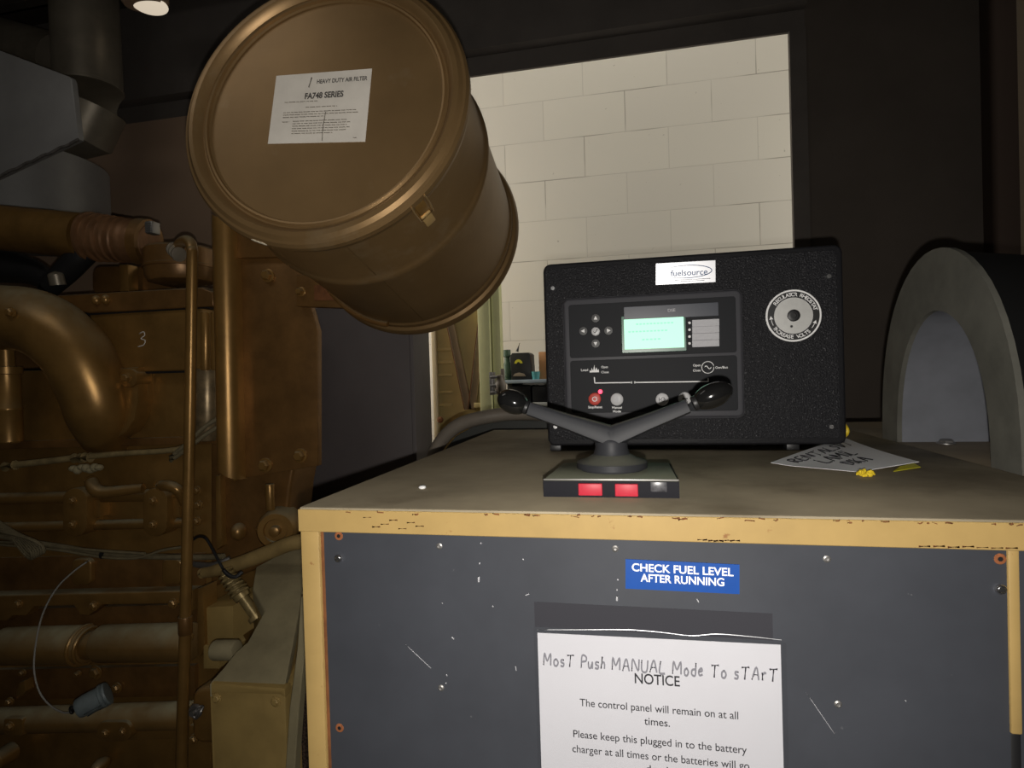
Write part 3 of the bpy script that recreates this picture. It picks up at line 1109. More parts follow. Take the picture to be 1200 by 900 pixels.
for i in range(n_):
    for j in range(n_):
        bm.faces.new((tv[i][j], tv[i + 1][j], tv[i + 1][j + 1], tv[i][j + 1]))
        bm.faces.new((bv[i][j], bv[i][j + 1], bv[i + 1][j + 1], bv[i + 1][j]))
for i in range(n_):
    bm.faces.new((tv[i][0], bv[i][0], bv[i + 1][0], tv[i + 1][0])); bm.faces.new((tv[i][n_], tv[i + 1][n_], bv[i + 1][n_], bv[i][n_]))
    bm.faces.new((tv[0][i], tv[0][i + 1], bv[0][i + 1], bv[0][i])); bm.faces.new((tv[n_][i], bv[n_][i], bv[n_][i + 1], tv[n_][i + 1]))
obj('page', bm, mat('sheet_white', (.85, .85, .87), .7), sheet)


def on_sheet(u_, v_):
    p = qa.lerp(qb, u_).lerp(qd.lerp(qc, u_), v_)
    p = p + Vector((0, 0, .002 * math.sin(PI * u_) * (1 - v_) * .6 - .002 * math.sin(PI * v_)))
    p.z = max(p.z, ZT + .0012)
    return p + Vector((0, 0, .0006))


bm = NB()
for word, v0, hh, u0, us in (('RENTALSVT', .25, .15, .09, .84), ('LAMIL', .50, .18, .22, .50), ('DIKA', .74, .16, .30, .36)):
    tot = sum(max(p[0] for s in HW[c_] for p in s) + .3 for c_ in word)
    x = 0
    for ch in word:
        wm = max(p[0] for s in HW[ch] for p in s)
        for s in HW[ch]:
            tube(bm, [on_sheet(u0 + us * (x + p[0]) / tot, v0 - p[1] * hh) for p in s], .0007, 6, 3)
        x += wm + .3
obj('handwriting', bm, INK, sheet)
# yellow bits: a twisted tie, a crumpled scrap and a folded corner tab
bm = NB()
tube(bm, [Vector((.301, 1.06, ZT + .0075)), Vector((.3005, 1.02, ZT + .011)), Vector((.3015, .985, ZT + .018)), Vector((.3022, .975, ZT + .027)), Vector((.3030, .985, ZT + .035))], [.0016, .0022, .0030, .0032, .0014], 8, 5)
tag(obj('yellow_tie', bm, YLW), 'twisted yellow tie sticking up at the control box corner', 'cable tie')
bm = NB()
c = atZ(1014, 556.5, ZT + .0022)
for k in range(9):
    a = 2 * PI * k / 9
    tube(bm, [c + Vector((math.cos(a) * .001, math.sin(a) * .001, 0)), c + Vector((math.cos(a) * .006, math.sin(a) * .005, .0022 * (k % 3))), c + Vector((math.cos(a + .5) * .009, math.sin(a + .5) * .007, .0005 + .001 * (k % 2)))], [.0022, .0020, .001], 6, 3)
tag(obj('yellow_scrap', bm, YLW), 'crumpled bright yellow scrap at the near edge of the sheet', 'scrap')
bm = NB()
t4 = [atZ(1047, 553, ZT + .0004), atZ(1079, 548, ZT + .0004), atZ(1071, 543.5, ZT + .0008), atZ(1055, 547, ZT + .0008)]
prism(bm, t4, (0, 0, .0009), .0003, 1)
tag(obj('yellow_tab', bm, LIME), 'flat yellow tab under the right corner of the sheet', 'tab')
bm = NB()
ellipsoid(bm, atZ(495, 571, ZT + .0015), ((.0042, 0, 0), (0, .0045, 0), (0, 0, .0022)), 14, 8)
tag(obj('white_pebble', bm, WHITE), 'tiny white blob on left part of the dusty cabinet top', 'debris')

# ================================================================== ARCH HOOD AND ITS DECK
XA = .4042
deck = thing('generator_deck', 'tan metal deck just right of the cabinet top under the grey arch', 'deck', (.75, .95, 0))
DECK = mat('deck_tan', (.22, .175, .115), .6, 0, .4, var=.3, vscale=7)
bm = NB(); hull_box(bm, (XR + .004, .60, 1.275), (1.12, 1.46, 1.2985), .002); obj('deck_plate', bm, DECK, deck)
bm = NB(); hull_box(bm, (XR + .012, .62, .0), (1.10, 1.44, 1.275)); obj('deck_body', bm, DPAN, deck)
bm = NB(); bolt(bm, atZ(1109, 520, 1.2985), (0, 0, 1), .010, .007); obj('deck_bolt', bm, DSTEEL, deck)
bm = NB(); hull_box(bm, (XR + .003, .712, 1.29), (XR + .0055, .742, 1.302), .001); obj('rusty_corner', bm, RUSTO, deck)
hood = thing('arch_hood', 'grey arched hood with thick rim standing right of the control box', 'hood', (.55, .94, 1.2985))
yc, zbase = .937, 1.2985


def arch_pts(ry, rz, n=26, top=0.0):
    """arch outline in the Y-Z plane, straight feet then a rounded top"""
    out = []
    for k in range(n + 1):
        a = PI * k / n
        cy = math.cos(a)
        sz = max(0.0, math.sin(a)) ** .86
        out.append((yc - cy * ry, zbase + sz * rz))
    return out


def arch_ring(bm, x, th, outer, inner):
    fo = [bm.verts.new((x, y, z)) for y, z in outer]
    fi = [bm.verts.new((x, y, z)) for y, z in inner]
    bo = [bm.verts.new((x + th, y, z)) for y, z in outer]
    bi = [bm.verts.new((x + th, y, z)) for y, z in inner]
    n = len(outer)
    for k in range(n - 1):
        bm.faces.new((fo[k], fo[k + 1], fi[k + 1], fi[k]))
        bm.faces.new((bo[k], bi[k], bi[k + 1], bo[k + 1]))
        bm.faces.new((fo[k], bo[k], bo[k + 1], fo[k + 1]))
        bm.faces.new((fi[k], fi[k + 1], bi[k + 1], bi[k]))
    for k in (0, n - 1):
        bm.faces.new((fo[k], fi[k], bi[k], bo[k]))


bm = NB(); arch_ring(bm, XA, .007, arch_pts(.190, .283), arch_pts(.131, .198)); rim = obj('rim', bm, CONC, hood, smooth=50)
bm = NB(); arch_ring(bm, XA + .007, .44, arch_pts(.1345, .2025), arch_pts(.1305, .1975)); obj('liner', bm, LINER, hood, smooth=50)
# outer skin, narrowing away from the rim
bm = NB()
secs = []
for x, s in ((XA + .007, .985), (XA + .12, .93), (XA + .25, .87), (XA + .45, .80)):
    secs.append([bm.verts.new((x, yc + (y - yc) * s, zbase + (z - zbase) * s)) for y, z in arch_pts(.190, .283)])
for A, B in zip(secs, secs[1:]):
    for k in range(len(A) - 1):
        bm.faces.new((A[k], A[k + 1], B[k + 1], B[k]))
obj('outer_skin', bm, HOODB, hood, smooth=50)
bm = NB(); hull_box(bm, (XA + .44, yc - .15, zbase), (XA + .45, yc + .15, zbase + .22)); obj('end_plate', bm, LINER, hood)
bm = NB()
prism(bm, [Vector((x, .742, z)) for x, z in ((XA + .010, 1.2985), (XA + .010, 1.43), (XA + .05, 1.40), (XA + .20, 1.36), (XA + .20, 1.2985))], (0, .012, 0), .001, 1)
obj('side_panel', bm, CONC, hood)

# ================================================================== AIR FILTER CANISTER
DC = Vector((-.452, .8134, 1.8361))
DA = Vector((-.0184, .4435, -.0975))
DL = DA.length
DA.normalize()
_, DE, DG = frame_of(DA)
fil = thing('air_filter_canister', 'large gold drum with round lid hanging above the engine and cabinet', 'air filter', DC + DA * .22)
bm = NB()
lathe(bm, DC, DA, [(.030, .20), (.030, .2155), (.150, .2155), (.158, .2190), (.163, .2215), (.170, .2215), (.174, .2180), (.178, .2150), (.405, .2150), (.410, .2185),
                   (.424, .2185), (.428, .2245), (.436, .2280), (.446, .2280), (.452, .2230), (.454, .18), (.460, .08), (.47, .075), (.47, 0)], 96)
obj('drum', bm, GOLDC, fil, smooth=28)
bm = NB()
lathe(bm, DC, DA, [(.0125, 0), (.0125, .1840), (.0105, .1868), (.0060, .1875), (.0052, .1905), (.0085, .1935), (.0085, .1960), (.0010, .2010), (-.0025, .2060), (-.0015, .2130),
                   (.0035, .2185), (.0045, .2225), (.0100, .2262), (.0180, .2265), (.0240, .2235), (.0300, .2225), (.0330, .2170), (.0330, .15)], 96)
lid = obj('lid', bm, GOLDC, fil, smooth=24)
# seam down the side
best = min((abs(project(DC + DA * .10 + (DE * math.cos(t) + DG * math.sin(t)) * .2155)[0] - 425) + (0 if math.sin(t) < 0 else 999), t) for t in [k * .01 for k in range(629)])
ts = best[1]
bm = NB()
for s0, s1 in ((.034, .158), (.178, .405)):
    rd = DE * math.cos(ts) + DG * math.sin(ts)
    tube(bm, [DC + DA * s0 + rd * .2152, DC + DA * s1 + rd * .2152], .0012, 8)
obj('seam', bm, GOLDC, fil)


def on_drum(px, py, rad):
    """axial and angular position on the drum side seen at a photo point"""
    b_ = None
    for k in range(400):
        t = 2 * PI * k / 400
        rd = DE * math.cos(t) + DG * math.sin(t)
        if rd.dot(DC + DA * .1 + rd * rad - CAM) > 0:
            continue
        for j in range(46):
            s = .0 + .01 * j
            x, y = project(DC + DA * s + rd * rad)
            e = (x - px) ** 2 + (y - py) ** 2
            if b_ is None or e < b_[0]:
                b_ = (e, s, t)
    return b_[1], b_[2]


s_, t_ = on_drum(497, 248, .2155)
rd = DE * math.cos(t_) + DG * math.sin(t_)
tg = DA.cross(rd).normalized()
MX = Matrix((tg, DA, rd)).transposed().to_4x4()
MX.translation = DC + rd * .2155
bm = NB()
hull_box(bm, (-.011, .030, -.001), (.011, .062, .004), .001, 1, MX)
hull_box(bm, (-.009, .020, .004), (.009, .048, .010), .002, 2, MX)
la = obj('latch', bm, GOLD, fil)
bm = NB(); hull_box(bm, (-.009, .058, .001), (.009, .088, .007), .002, 2, MX); obj('latch_lever', bm, mat('latch_gold', (.60, .40, .16), .4, .4), la)
WB = mat('bail_wire', (.45, .30, .14), .35, .6)
bm = NB()
for sx_ in (-1, 1):
    tube(bm, [MX @ Vector((sx_ * .0125, .012, .010)), MX @ Vector((sx_ * .0135, .030, .011)), MX @ Vector((sx_ * .0125, .062, .007))], .0014, 8)
tube(bm, [MX @ Vector((-.0125, .062, .007)), MX @ Vector((.0125, .062, .007))], .0014, 8)
obj('latch_bail', bm, WB, la)
# outlet stub behind, drain, scuffs
bm = NB()
for px, py, dx, dy in ((316, 279, 14, 5),):
    a = at_plane(px - 8, py - 4, DC + DA * .012, DA)
    n0 = (a - DC)
    n0 = (n0 - DA * n0.dot(DA)).normalized()
    for k in range(3):
        q = DC + DA * (.012) + (n0 + DA.cross(n0) * (-.03 + .03 * k)).normalized() * .2256
        ellipsoid(bm, q, (DA * .004, DA.cross(n0).normalized() * .008, n0 * .0014), 10, 6)
SCUF = mat('bare_scuff', (.75, .66, .50), .6)
obj('scuff', bm, SCUF, fil)
# paper label on the lid
LP = DC + DA * .0125
l4 = [at_plane(*p, LP - DA * .0006, DA) for p in ((324, 89), (436, 80.5), (428, 166), (314, 168.5))]
lx = (l4[1] - l4[0]).normalized()
ly = (l4[0] - l4[3]).normalized()
PAP2 = mat('aged_label', (.82, .77, .69), .7, 0, .3, var=.12, vscale=25)
bm = NB(); prism(bm, [p - DA * .0003 for p in l4], DA * .0008); lab = obj('paper_label', bm, PAP2, fil, label='creased white paper label with printed heading')
LO = l4[3]
LW = (l4[1] - l4[0]).length
lxn = (l4[2] - l4[3])


def lpt(u_, v_):
    return l4[3].lerp(l4[2], u_).lerp(l4[0].lerp(l4[1], u_), v_) - DA * .0009


me = join_me([text_me('HEAVY DUTY AIR FILTER', lpt(.705, .865), lx, ly, width=LW * .52, height=.0068, bold=.025, depth=.0001),
              text_me('FA748 SERIES', lpt(.535, .665), lx, ly, width=LW * .40, height=.0095, bold=.035, depth=.0001)], 'label_heading')
link('label_heading', me, mat('label_ink', (.07, .065, .06), .7), lab)
bm = NB()
rnd = random.Random(8)
for u0, u1, v_ in ((.13, .47, .585), (.36, .68, .50), (.13, .88, .435), (.13, .90, .40), (.13, .55, .365), (.13, .20, .30), (.24, .80, .305), (.24, .83, .27), (.24, .80, .235), (.24, .83, .20), (.24, .80, .165), (.24, .66, .13), (.88, .91, .05)):
    u_ = u0
    while u_ < u1:
        l_ = min(rnd.uniform(.02, .07), u1 - u_)
        tube(bm, [lpt(u_, v_), lpt(u_ + l_, v_)], .0007, 5)
        u_ += l_ + .012
obj('small_print', bm, mat('label_faint', (.33, .30, .26), .7), lab)
bm = NB(); tube(bm, [lpt(.385, .93), lpt(.365, .79)], .0009, 5); tube(bm, [lpt(.57, .42), lpt(.56, .2), lpt(.565, .02)], .0006, 5); obj('crease', bm, mat('label_crease', (.20, .18, .15), .7), lab)

# ================================================================== ENGINE
YE = 1.40
eng = thing('diesel_engine', 'big gold-painted diesel engine filling the left side of the room', 'engine', (-1.35, 1.7, 0))


def epart(name, bm, m_=GOLD, parent=None, **kw):
    return obj(name, bm, m_, parent or eng, **kw)


# block with a stepped side
bm = NB()
pxprism(bm, [(-60, 522), (246, 516), (262, 560), (262, 690), (246, 900), (245, 1180), (-60, 1180)], YE + .05, .42, .004)
blk = epart('engine_block', bm)
# lower bay: recess rail
bm = NB(); pxprism(bm, [(-60, 655), (240, 648), (240, 690), (-60, 694)], YE + .045, .03, .002); epart('side_rail', bm, GOLDD)
for px in (92, 198):
    bm = NB(); pxprism(bm, rrect(px - 9, 655, px + 14, 686, 7), YE + .03, .03, .006, 3); epart('rail_boss', bm)
# cylinder head band
bm = NB(); pxprism(bm, [(-60, 436), (256, 430), (258, 512), (-60, 520)], YE + .03, .4, .004); epart('cylinder_head', bm)
bm = NB(); pxprism(bm, [(-60, 519), (256, 511), (258, 520), (-60, 528)], YE + .015, .4, .002); epart('head_gasket_lip', bm, GOLDD)
# valve cover box with rounded lower corners and a lid
bm = NB()
pxprism(bm, [(96, 357), (236, 350)] + [(236, 424), (234, 431), (230, 434), (155, 436), (146, 434), (138, 428), (132, 418)], YE, .30, .006, 3)
vc = epart('valve_cover', bm)
bm = NB(); pxprism(bm, [(66, 346), (236, 336), (250, 342), (250, 359), (104, 367), (70, 362)], YE - .012, .34, .006, 3); lidv = epart('cover_lid', bm, GOLDD, vc)
bm = NB(); pxprism(bm, [(99, 365.5), (243, 357.5), (243, 361), (99, 369.5)], YE - .006, .05); epart('shade_strip', bm, BLK, vc, label='thin black strip for the shadow line under the lid')  # black strip stands for the shadow line under the lid
bm = NB(); pxprism(bm, [(152, 435.5), (236, 433.5), (236, 436), (152, 438.5)], YE + .004, .05); epart('shade_strip', bm, BLK, vc, label='thin black strip for the shadow line under the lid')  # same shadow line in black, along the bottom of the cover
for px, py in ((113, 352), (124, 351)):
    bm = NB(); ellipsoid(bm, at(px, py, YE - .014), ((.012, 0, 0), (0, .012, 0), (0, 0, .014)), 16, 10); epart('cover_nut', bm, GOLD, vc)
bm = NB(); handwriting(bm, '3', at(162, 406, YE - .001), (1, 0, 0), (0, 0, 1), .040, .0013); epart('chalk_number', bm, mat('chalk', (.75, .72, .66), .8), vc, label='white chalk number three')
# second cover further left, mostly behind the manifold
bm = NB(); pxprism(bm, [(-60, 358), (60, 352), (64, 430), (-60, 436)], YE + .06, .25, .006, 3); epart('valve_cover', bm, GOLDD)
# intake manifold: wide elbow
bm = NB()
tube(bm, [at(-70, 372, YE - .08), at(-20, 372, YE - .08), at(40, 377, YE - .08), at(84, 408, YE - .06), at(108, 452, YE - .04), at(118, 486, YE - .02), at(128, 508, YE + .05)],
     [.088, .088, .088, .087, .085, .080, .074], 32, 8)
man = epart('intake_elbow', bm)
bm = NB()
pxprism(bm, [(137, 432), (161, 430), (161, 470), (157, 492), (147, 507), (131, 517), (117, 518), (117, 508), (131, 503), (140, 490), (145, 468), (141, 447)], YE - .022, .05, .005, 2)
epart('elbow_flange', bm, GOLD, man)
bm = NB(); pxprism(bm, rrect(140, 432, 160, 454, 9), YE - .030, .05, .003); epart('flange_ear', bm, GOLD, man)
for px, py, yy in ((149, 443, YE - .030), (13, 366, YE - .165), (79, 476, YE - .085)):
    bm = NB(); bolt(bm, at(px, py, yy), r=.011, h=.012); epart('bolt', bm, GOLD, man)
bm = NB(); pxprism(bm, [(164, 438), (172, 438), (174, 460), (170, 486), (165, 450)], YE + .012, .03, .004, 2); epart('head_rib', bm)
# fuel filter canisters at the far left
for px, w_ in ((-9, 13), (14, 13)):
    pass
bm = NB()
c0, c1 = at(11, 519, YE - .04), at(11, 430, YE - .04)
hh = c1.z - c0.z
lathe(bm, c0, (0, 0, 1), [(0, .030), (.004, .033), (hh * .42, .033), (hh * .43, .0345), (hh * .46, .0345), (hh * .47, .033), (hh * .90, .033), (hh * .91, .038), (hh, .038), (hh * 1.01, .022), (hh * 1.35, .021), (hh * 1.35, 0)], 32)
epart('side_canister', bm)
# breather housing on top behind the pipe
bm = NB()
c0 = at(213, 334, YE + .10)
lathe(bm, c0, (0, 0, 1), [(0, .055), (.008, .085), (.02, .092), (.045, .095), (.046, .098), (.052, .098), (.054, .095), (.098, .094), (.104, .088), (.105, 0)], 48)
epart('breather_housing', bm, GOLDD)
bm = NB(); hull_box(bm, tuple(at(140, 342, YE + .12)), tuple(at(162, 312, YE + .16)), .004); epart('riser_block', bm, GOLD)
bm = NB(); pxprism(bm, rrect(108, 312, 200, 346, 10), YE + .17, .06, .004); epart('rocker_block', bm, GOLDD)
# rear canisters: black oil hoses seen under the exhaust
bm = NB()
tube(bm, [at(55, 340, YE + .05), at(78, 318, YE + .05), at(95, 300, YE + .05), at(110, 290, YE + .06)], [.028, .034, .036, .03], 18, 6)
epart('rubber_sleeve', bm, BLK, label='black rubber sleeve')
bm = NB(); tube(bm, [at(-60, 312, YE + .08), at(0, 312, YE + .08), at(36, 318, YE + .08), at(58, 330, YE + .06)], [.05, .05, .04, .028], 18, 6); epart('rubber_sleeve', bm, BLK)
bm = NB(); lathe(bm, at(68, 334, YE + .02), (0, -.2, 1), [(0, .020), (.03, .020), (.034, .016), (.04, 0)], 20); epart('sleeve_cap', bm, DARKDUCT)
# push rod tubes
for px, r_ in ((241, .013), (253, .0125)):
    a, b_ = at(px, 434, YE - .0), at(px, 366, YE - .0)
    bm = NB(); cyl(bm, a, b_ - a, r_, (b_ - a).length, 20, .002); epart('push_rod_tube', bm)
bm = NB()
a, b_ = at(243, 516, YE + .02), at(243, 432, YE + .02)
cyl(bm, a, b_ - a, .032, (b_ - a).length, 28, .004); epart('rear_pipe', bm, mat('worn_gold', (.33, .24, .13), .35, .5, var=.5, vscale=40))
for dy in (0, 14):
    bm = NB(); tube(bm, [at(200, 540 - dy * .3, YE - .05), at(222, 524 - dy * .5, YE - .05), at(240, 510 - dy * .7, YE - .04), at(262, 496 - dy * .7, YE - .02)], .0055, 10, 5); epart('fuel_line', bm, WIRE)

# side: oblong bolted lugs with two ribs and pipe elbows
for ya, yb in ((574, 590), (609, 622)):
    bm = NB()
    a, b_ = at(-60, (ya + yb) / 2 + 4, YE + .035), at(222, (ya + yb) / 2 - 3, YE + .035)
    tube(bm, [a, a.lerp(b_, .5), b_], (.0175 if ya < 600 else .0145), 16, 4)
    epart('side_rib', bm)
for px in (87.5, 181.5):
    bm = NB(); pxprism(bm, rrect(px - 14.5, 572, px + 14, 629, 14, 8), YE - .004, .06, .004, 2)
    lg = epart('bolted_lug', bm)
    for py in (587, 615):
        bm = NB(); bolt(bm, at(px - 2, py, YE - .004), r=.0095, h=.010); epart('bolt', bm, GOLD, lg)
    bm = NB(); pxprism(bm, [(px + 13, 582), (px + 29, 580), (px + 29, 606), (px + 13, 610)], YE + .02, .03, .003); epart('lug_web', bm, GOLD, lg)
bm = NB(); tube(bm, [at(106, 562, YE + .0), at(112, 574, YE - .01), at(124, 577, YE - .005), at(150, 574, YE + .01), at(168, 572, YE + .02)], [.016, .019, .017, .014, .013], 16, 6); epart('pipe_elbow', bm)
bm = NB(); tube(bm, [at(188, 569, YE + .0), at(200, 570, YE - .015), at(210, 576, YE - .01), at(216, 590, YE + .02)], [.014, .015, .014, .012], 16, 6); epart('pipe_elbow', bm)
for px, py in ((231, 575), (231, 611), (233, 592)):
    bm = NB(); bolt(bm, at(px, py, YE + .03), r=.010, h=.012); epart('bolt', bm)
# high pressure pipe along the head
bm = NB()
tube(bm, [at(8, 546, YE - .03), at(60, 540, YE - .03), at(100, 535, YE - .03), at(150, 531, YE - .03), at(205, 527, YE - .03), at(226, 518, YE - .03)], [.010, .009, .009, .0075, .0075, .007], 12, 6)
for px in (14, 95, 102):
    tube(bm, [at(px - 8, 547 if px < 50 else 537, YE - .03), at(px + 4, 545 if px < 50 else 536, YE - .03)], .014, 12)
epart('injection_pipe', bm, mat('dusty_gold', (.37, .28, .13), .6, .2, var=.4, vscale=40))
bm = NB()
for k in range(7):
    ellipsoid(bm, at(86 + k * 5, 549 + 2 * math.sin(k * 2), YE - .035), ((.012, 0, 0), (0, .012, 0), (0, 0, .009 + .003 * (k % 2))), 10, 6)
epart('pipe_clip', bm, DUSTY)

# cover plate with stepped outline + four bolts
bm = NB()
pxprism(bm, [(-60, 700), (8, 697), (225, 692), (225, 716), (208, 708), (120, 709), (104, 722), (94, 722), (86, 710), (40, 711), (30, 722), (14, 722), (8, 728), (-60, 730)], YE + .005, .06, .006, 3)
cp = epart('side_cover', bm)
for px, py in ((22, 708), (110, 710), (203, 707)):
    bm = NB(); bolt(bm, at(px, py, YE + .005), r=.011, h=.010); epart('bolt', bm, GOLD, cp)
bm = NB(); pxprism(bm, [(-60, 716), (225, 708), (225, 742), (-60, 748)], YE + .03, .05, .003); epart('side_cover_panel', bm, GOLDD)


def hbar(name, x0, x1, yy0, yy1, r, Y, m_=GOLD, n=28):
    bm = NB()
    a, b_ = at(x0, yy0, Y), at(x1, yy1, Y)
    cyl(bm, a, b_ - a, r, (b_ - a).length, n, .008)
    return epart(name, bm, m_)


hbar('pump_barrel', 4, 104, 757, 755, .052, YE - .02, GOLDB)
hbar('pump_barrel', 118, 226, 754, 752, .050, YE - .02, GOLDB)
hbar('pump_shaft', 100, 122, 756, 755, .038, YE - .02)
bm = NB()
c = at(98, 756, YE - .02)
tube(bm, [c + Vector((.004 * math.sin(t), -.052 * math.cos(t), .052 * math.sin(t))) for t in [PI * (-.65 + 1.3 * k / 14) for k in range(15)]], .006, 10, 2)
tube(bm, [c + Vector((.018 + .004 * math.sin(t), -.048 * math.cos(t), .048 * math.sin(t))) for t in [PI * (-.65 + 1.3 * k / 14) for k in range(15)]], .005, 10, 2)
epart('pump_ring', bm)
bm = NB(); pxprism(bm, [(-60, 786), (228, 780), (228, 816), (-60, 822)], YE + .035, .05, .003); epart('lower_panel', bm, GOLDD)
for px, py, r_ in ((27, 788, .008), (92, 789, .007), (112, 788, .016), (137, 806, .012), (12, 822, .010)):
    bm = NB(); bolt(bm, at(px, py, YE + .03), r=r_, h=.012); epart('bolt', bm)
bm = NB(); pxprism(bm, [(22, 800), (28, 798), (30, 810), (26, 816), (18, 815)], YE + .01, .03, .003); epart('drain_cock', bm)
hbar('lower_barrel', -60, 228, 846, 838, .036, YE - .01, GOLDB)
bm = NB(); pxprism(bm, rrect(113, 846, 153, 869, 9, 6), YE - .055, .05, .003); fl_ = epart('two_bolt_flange', bm)
for px in (123.5, 143.5):
    bm = NB(); bolt(bm, at(px, 859 if px < 130 else 857, YE - .055), r=.0085, h=.008); epart('bolt', bm, GOLD, fl_)
bm = NB(); pxprism(bm, [(150, 853), (228, 850), (228, 866), (150, 868)], YE - .03, .04, .003); epart('flange_bar', bm)
bm = NB(); pxprism(bm, rrect(4, 842, 26, 864, 3), YE - .05, .06, .004); q_ = epart('plug_block', bm)
bm = NB(); bolt(bm, at(12, 851, YE - .05), r=.011, h=.010); epart('bolt', bm, GOLD, q_)
bm = NB(); lathe(bm, at(15, 880, YE + .03), (0, -1, 0), [(0, .028), (.05, .026), (.056, .020), (.058, .010), (.066, .009), (.068, 0)], 24); epart('round_plug', bm)
bm = NB(); ellipsoid(bm, at(118, 897, YE + .02), ((.02, 0, 0), (0, .03, 0), (0, 0, .02)), 14, 8); epart('sump_boss', bm)

# timing case between head and cabinet
bm = NB()
pxprism(bm, [(246, 500), (340, 500), (345, 545), (340, 570), (338, 590), (332, 630), (318, 660), (246, 690)], YE + .04, .12, .010, 3)
epart('timing_case', bm, GOLDD)
bm = NB(); pxprism(bm, [(252, 558), (258, 556), (260, 640), (253, 645)], YE + .02, .05, .004); epart('case_rib', bm)
bm = NB(); lathe(bm, at(332, 613, YE + .06), (.35, -1, 0), [(0, .052), (.075, .050), (.084, .044), (.084, .030), (.078, .028), (.078, .014), (.098, .013), (.10, .009), (.10, 0)], 32); epart('round_boss', bm)
for px, py, r_ in ((280, 623, .020), (304, 620, .010), (316, 578, .013), (275, 560, .009)):
    bm = NB(); ellipsoid(bm, at(px, py, YE + .03), ((r_, 0, 0), (0, r_ * 1.2, 0), (0, 0, r_ * 1.2)), 16, 10); epart('case_boss', bm)
bm = NB(); cyl(bm, at(317, 598, YE + .0), Vector((0, 0, 1)), .012, .07, 16, .003); epart('case_stud', bm)
# block end below: bracket pieces left of the tan housing
bm = NB(); pxprism(bm, [(236, 712), (273, 710), (273, 752), (245, 756), (236, 752)], YE - .08, .14, .003); epart('mount_block', bm, TANF)
bm = NB(); pxprism(bm, [(231, 690), (238, 688), (240, 756), (234, 770), (231, 768)], YE - .09, .05, .003); epart('mount_rib', bm)
bm = NB(); pxprism(bm, [(238, 756), (250, 756), (258, 770), (256, 784), (238, 784)], YE - .09, .1, .003); epart('mount_web', bm, TANF)
bm = NB(); pxprism(bm, rrect(224, 806, 262, 872, 14, 6), YE - .12, .12, .012, 3); nz_ = epart('side_mount', bm)
bm = NB()
lathe(bm, at(231, 832, YE - .125), (0, -1, 0), [(0, .016), (.004, .018), (.010, .016), (.010, .008), (.020, .007), (.020, 0)], 18)
tube(bm, [at(222, 834, YE - .14), at(231, 829, YE - .15), at(238, 828, YE - .14), at(234, 836, YE - .15), at(230, 842, YE - .14), at(225, 838, YE - .14)], .003, 8, 5)
epart('grease_fitting', bm, DSTEEL, nz_)
for px, py in ((222, 745), (227, 866)):
    bm = NB(); bolt(bm, at(px, py, YE - .09), r=.010, h=.01); epart('bolt', bm)

# mounting post and plate that carry the canister
YPT = 1.315
bm = NB()
n_ = 18
top = [(250, 252), (276, 262)]
bot = [(257, 546), (282, 562)]
L0, R0_, L1, R1_ = at(*top[0], YPT), at(*top[1], YPT), at(*bot[0], YPT), at(*bot[1], YPT)
rows = []
for P0, P1 in ((L0, R0_), (L1, R1_)):
    wv = P1 - P0
    wl_ = wv.length
    row = []
    for k in range(n_ + 1):
        t = k / n_
        a = PI * t
        dpt = (max(0.0, math.sin(a)) ** .55) * wl_ * .42
        row.append(P0 + wv * t + Vector((0, -dpt, 0)))
    row += [P1 + Vector((0, .03, 0)), P0 + Vector((0, .03, 0))]
    rows.append([bm.verts.new(p) for p in row])
N_ = len(rows[0])
for k in range(N_):
    bm.faces.new((rows[0][k], rows[0][(k + 1) % N_], rows[1][(k + 1) % N_], rows[1][k]))
bm.faces.new(rows[0]); bm.faces.new(rows[1][::-1])
epart('mount_post', bm, GOLD, smooth=50)
bm = NB(); pxprism(bm, [(268, 272), (340, 272), (372, 388), (372, 546), (276, 562), (272, 540)], YPT + .02, .020, .002); mp = epart('mount_plate', bm, GOLDD)
bm = NB(); pxprism(bm, [(270, 240), (345, 245), (345, 301), (273, 302)], YPT + .005, .016, .002); epart('plate_doubler', bm, GOLDD, mp)
bm = NB(); pxprism(bm, [(347, 322), (405, 322), (405, 361), (347, 359)], YPT - .005, .026, .003); epart('filter_bracket', bm, GOLDD, mp)
bm = NB(); pxprism(bm, [(368, 334), (402, 334), (402, 352), (368, 352)], YPT - .008, .006, .001); epart('bracket_pad', bm, RUST, mp)
for px, py, r_ in ((314, 323, .013), (353, 342, .009), (352, 534, .014), (311, 545, .014), (278, 278, .010)):
    bm = NB(); bolt(bm, at(px, py, YPT + .018 if px != 353 else YPT - .005), r=r_, h=.016); epart('plate_bolt', bm, GOLD, mp)
# saddle strap under the drum joins it to the bracket
bm = NB()
pts = []
for k in range(15):
    t = math.radians(200 + 60 * k / 14)
    pts.append(DC + DA * .40 + (Vector((1, 0, 0)) * math.cos(t) + DG * math.sin(t) * (1 if DG.z > 0 else -1)) * .221)
tube(bm, pts, .006, 10, 2)
epart('saddle_strap', bm, GOLDD, mp)

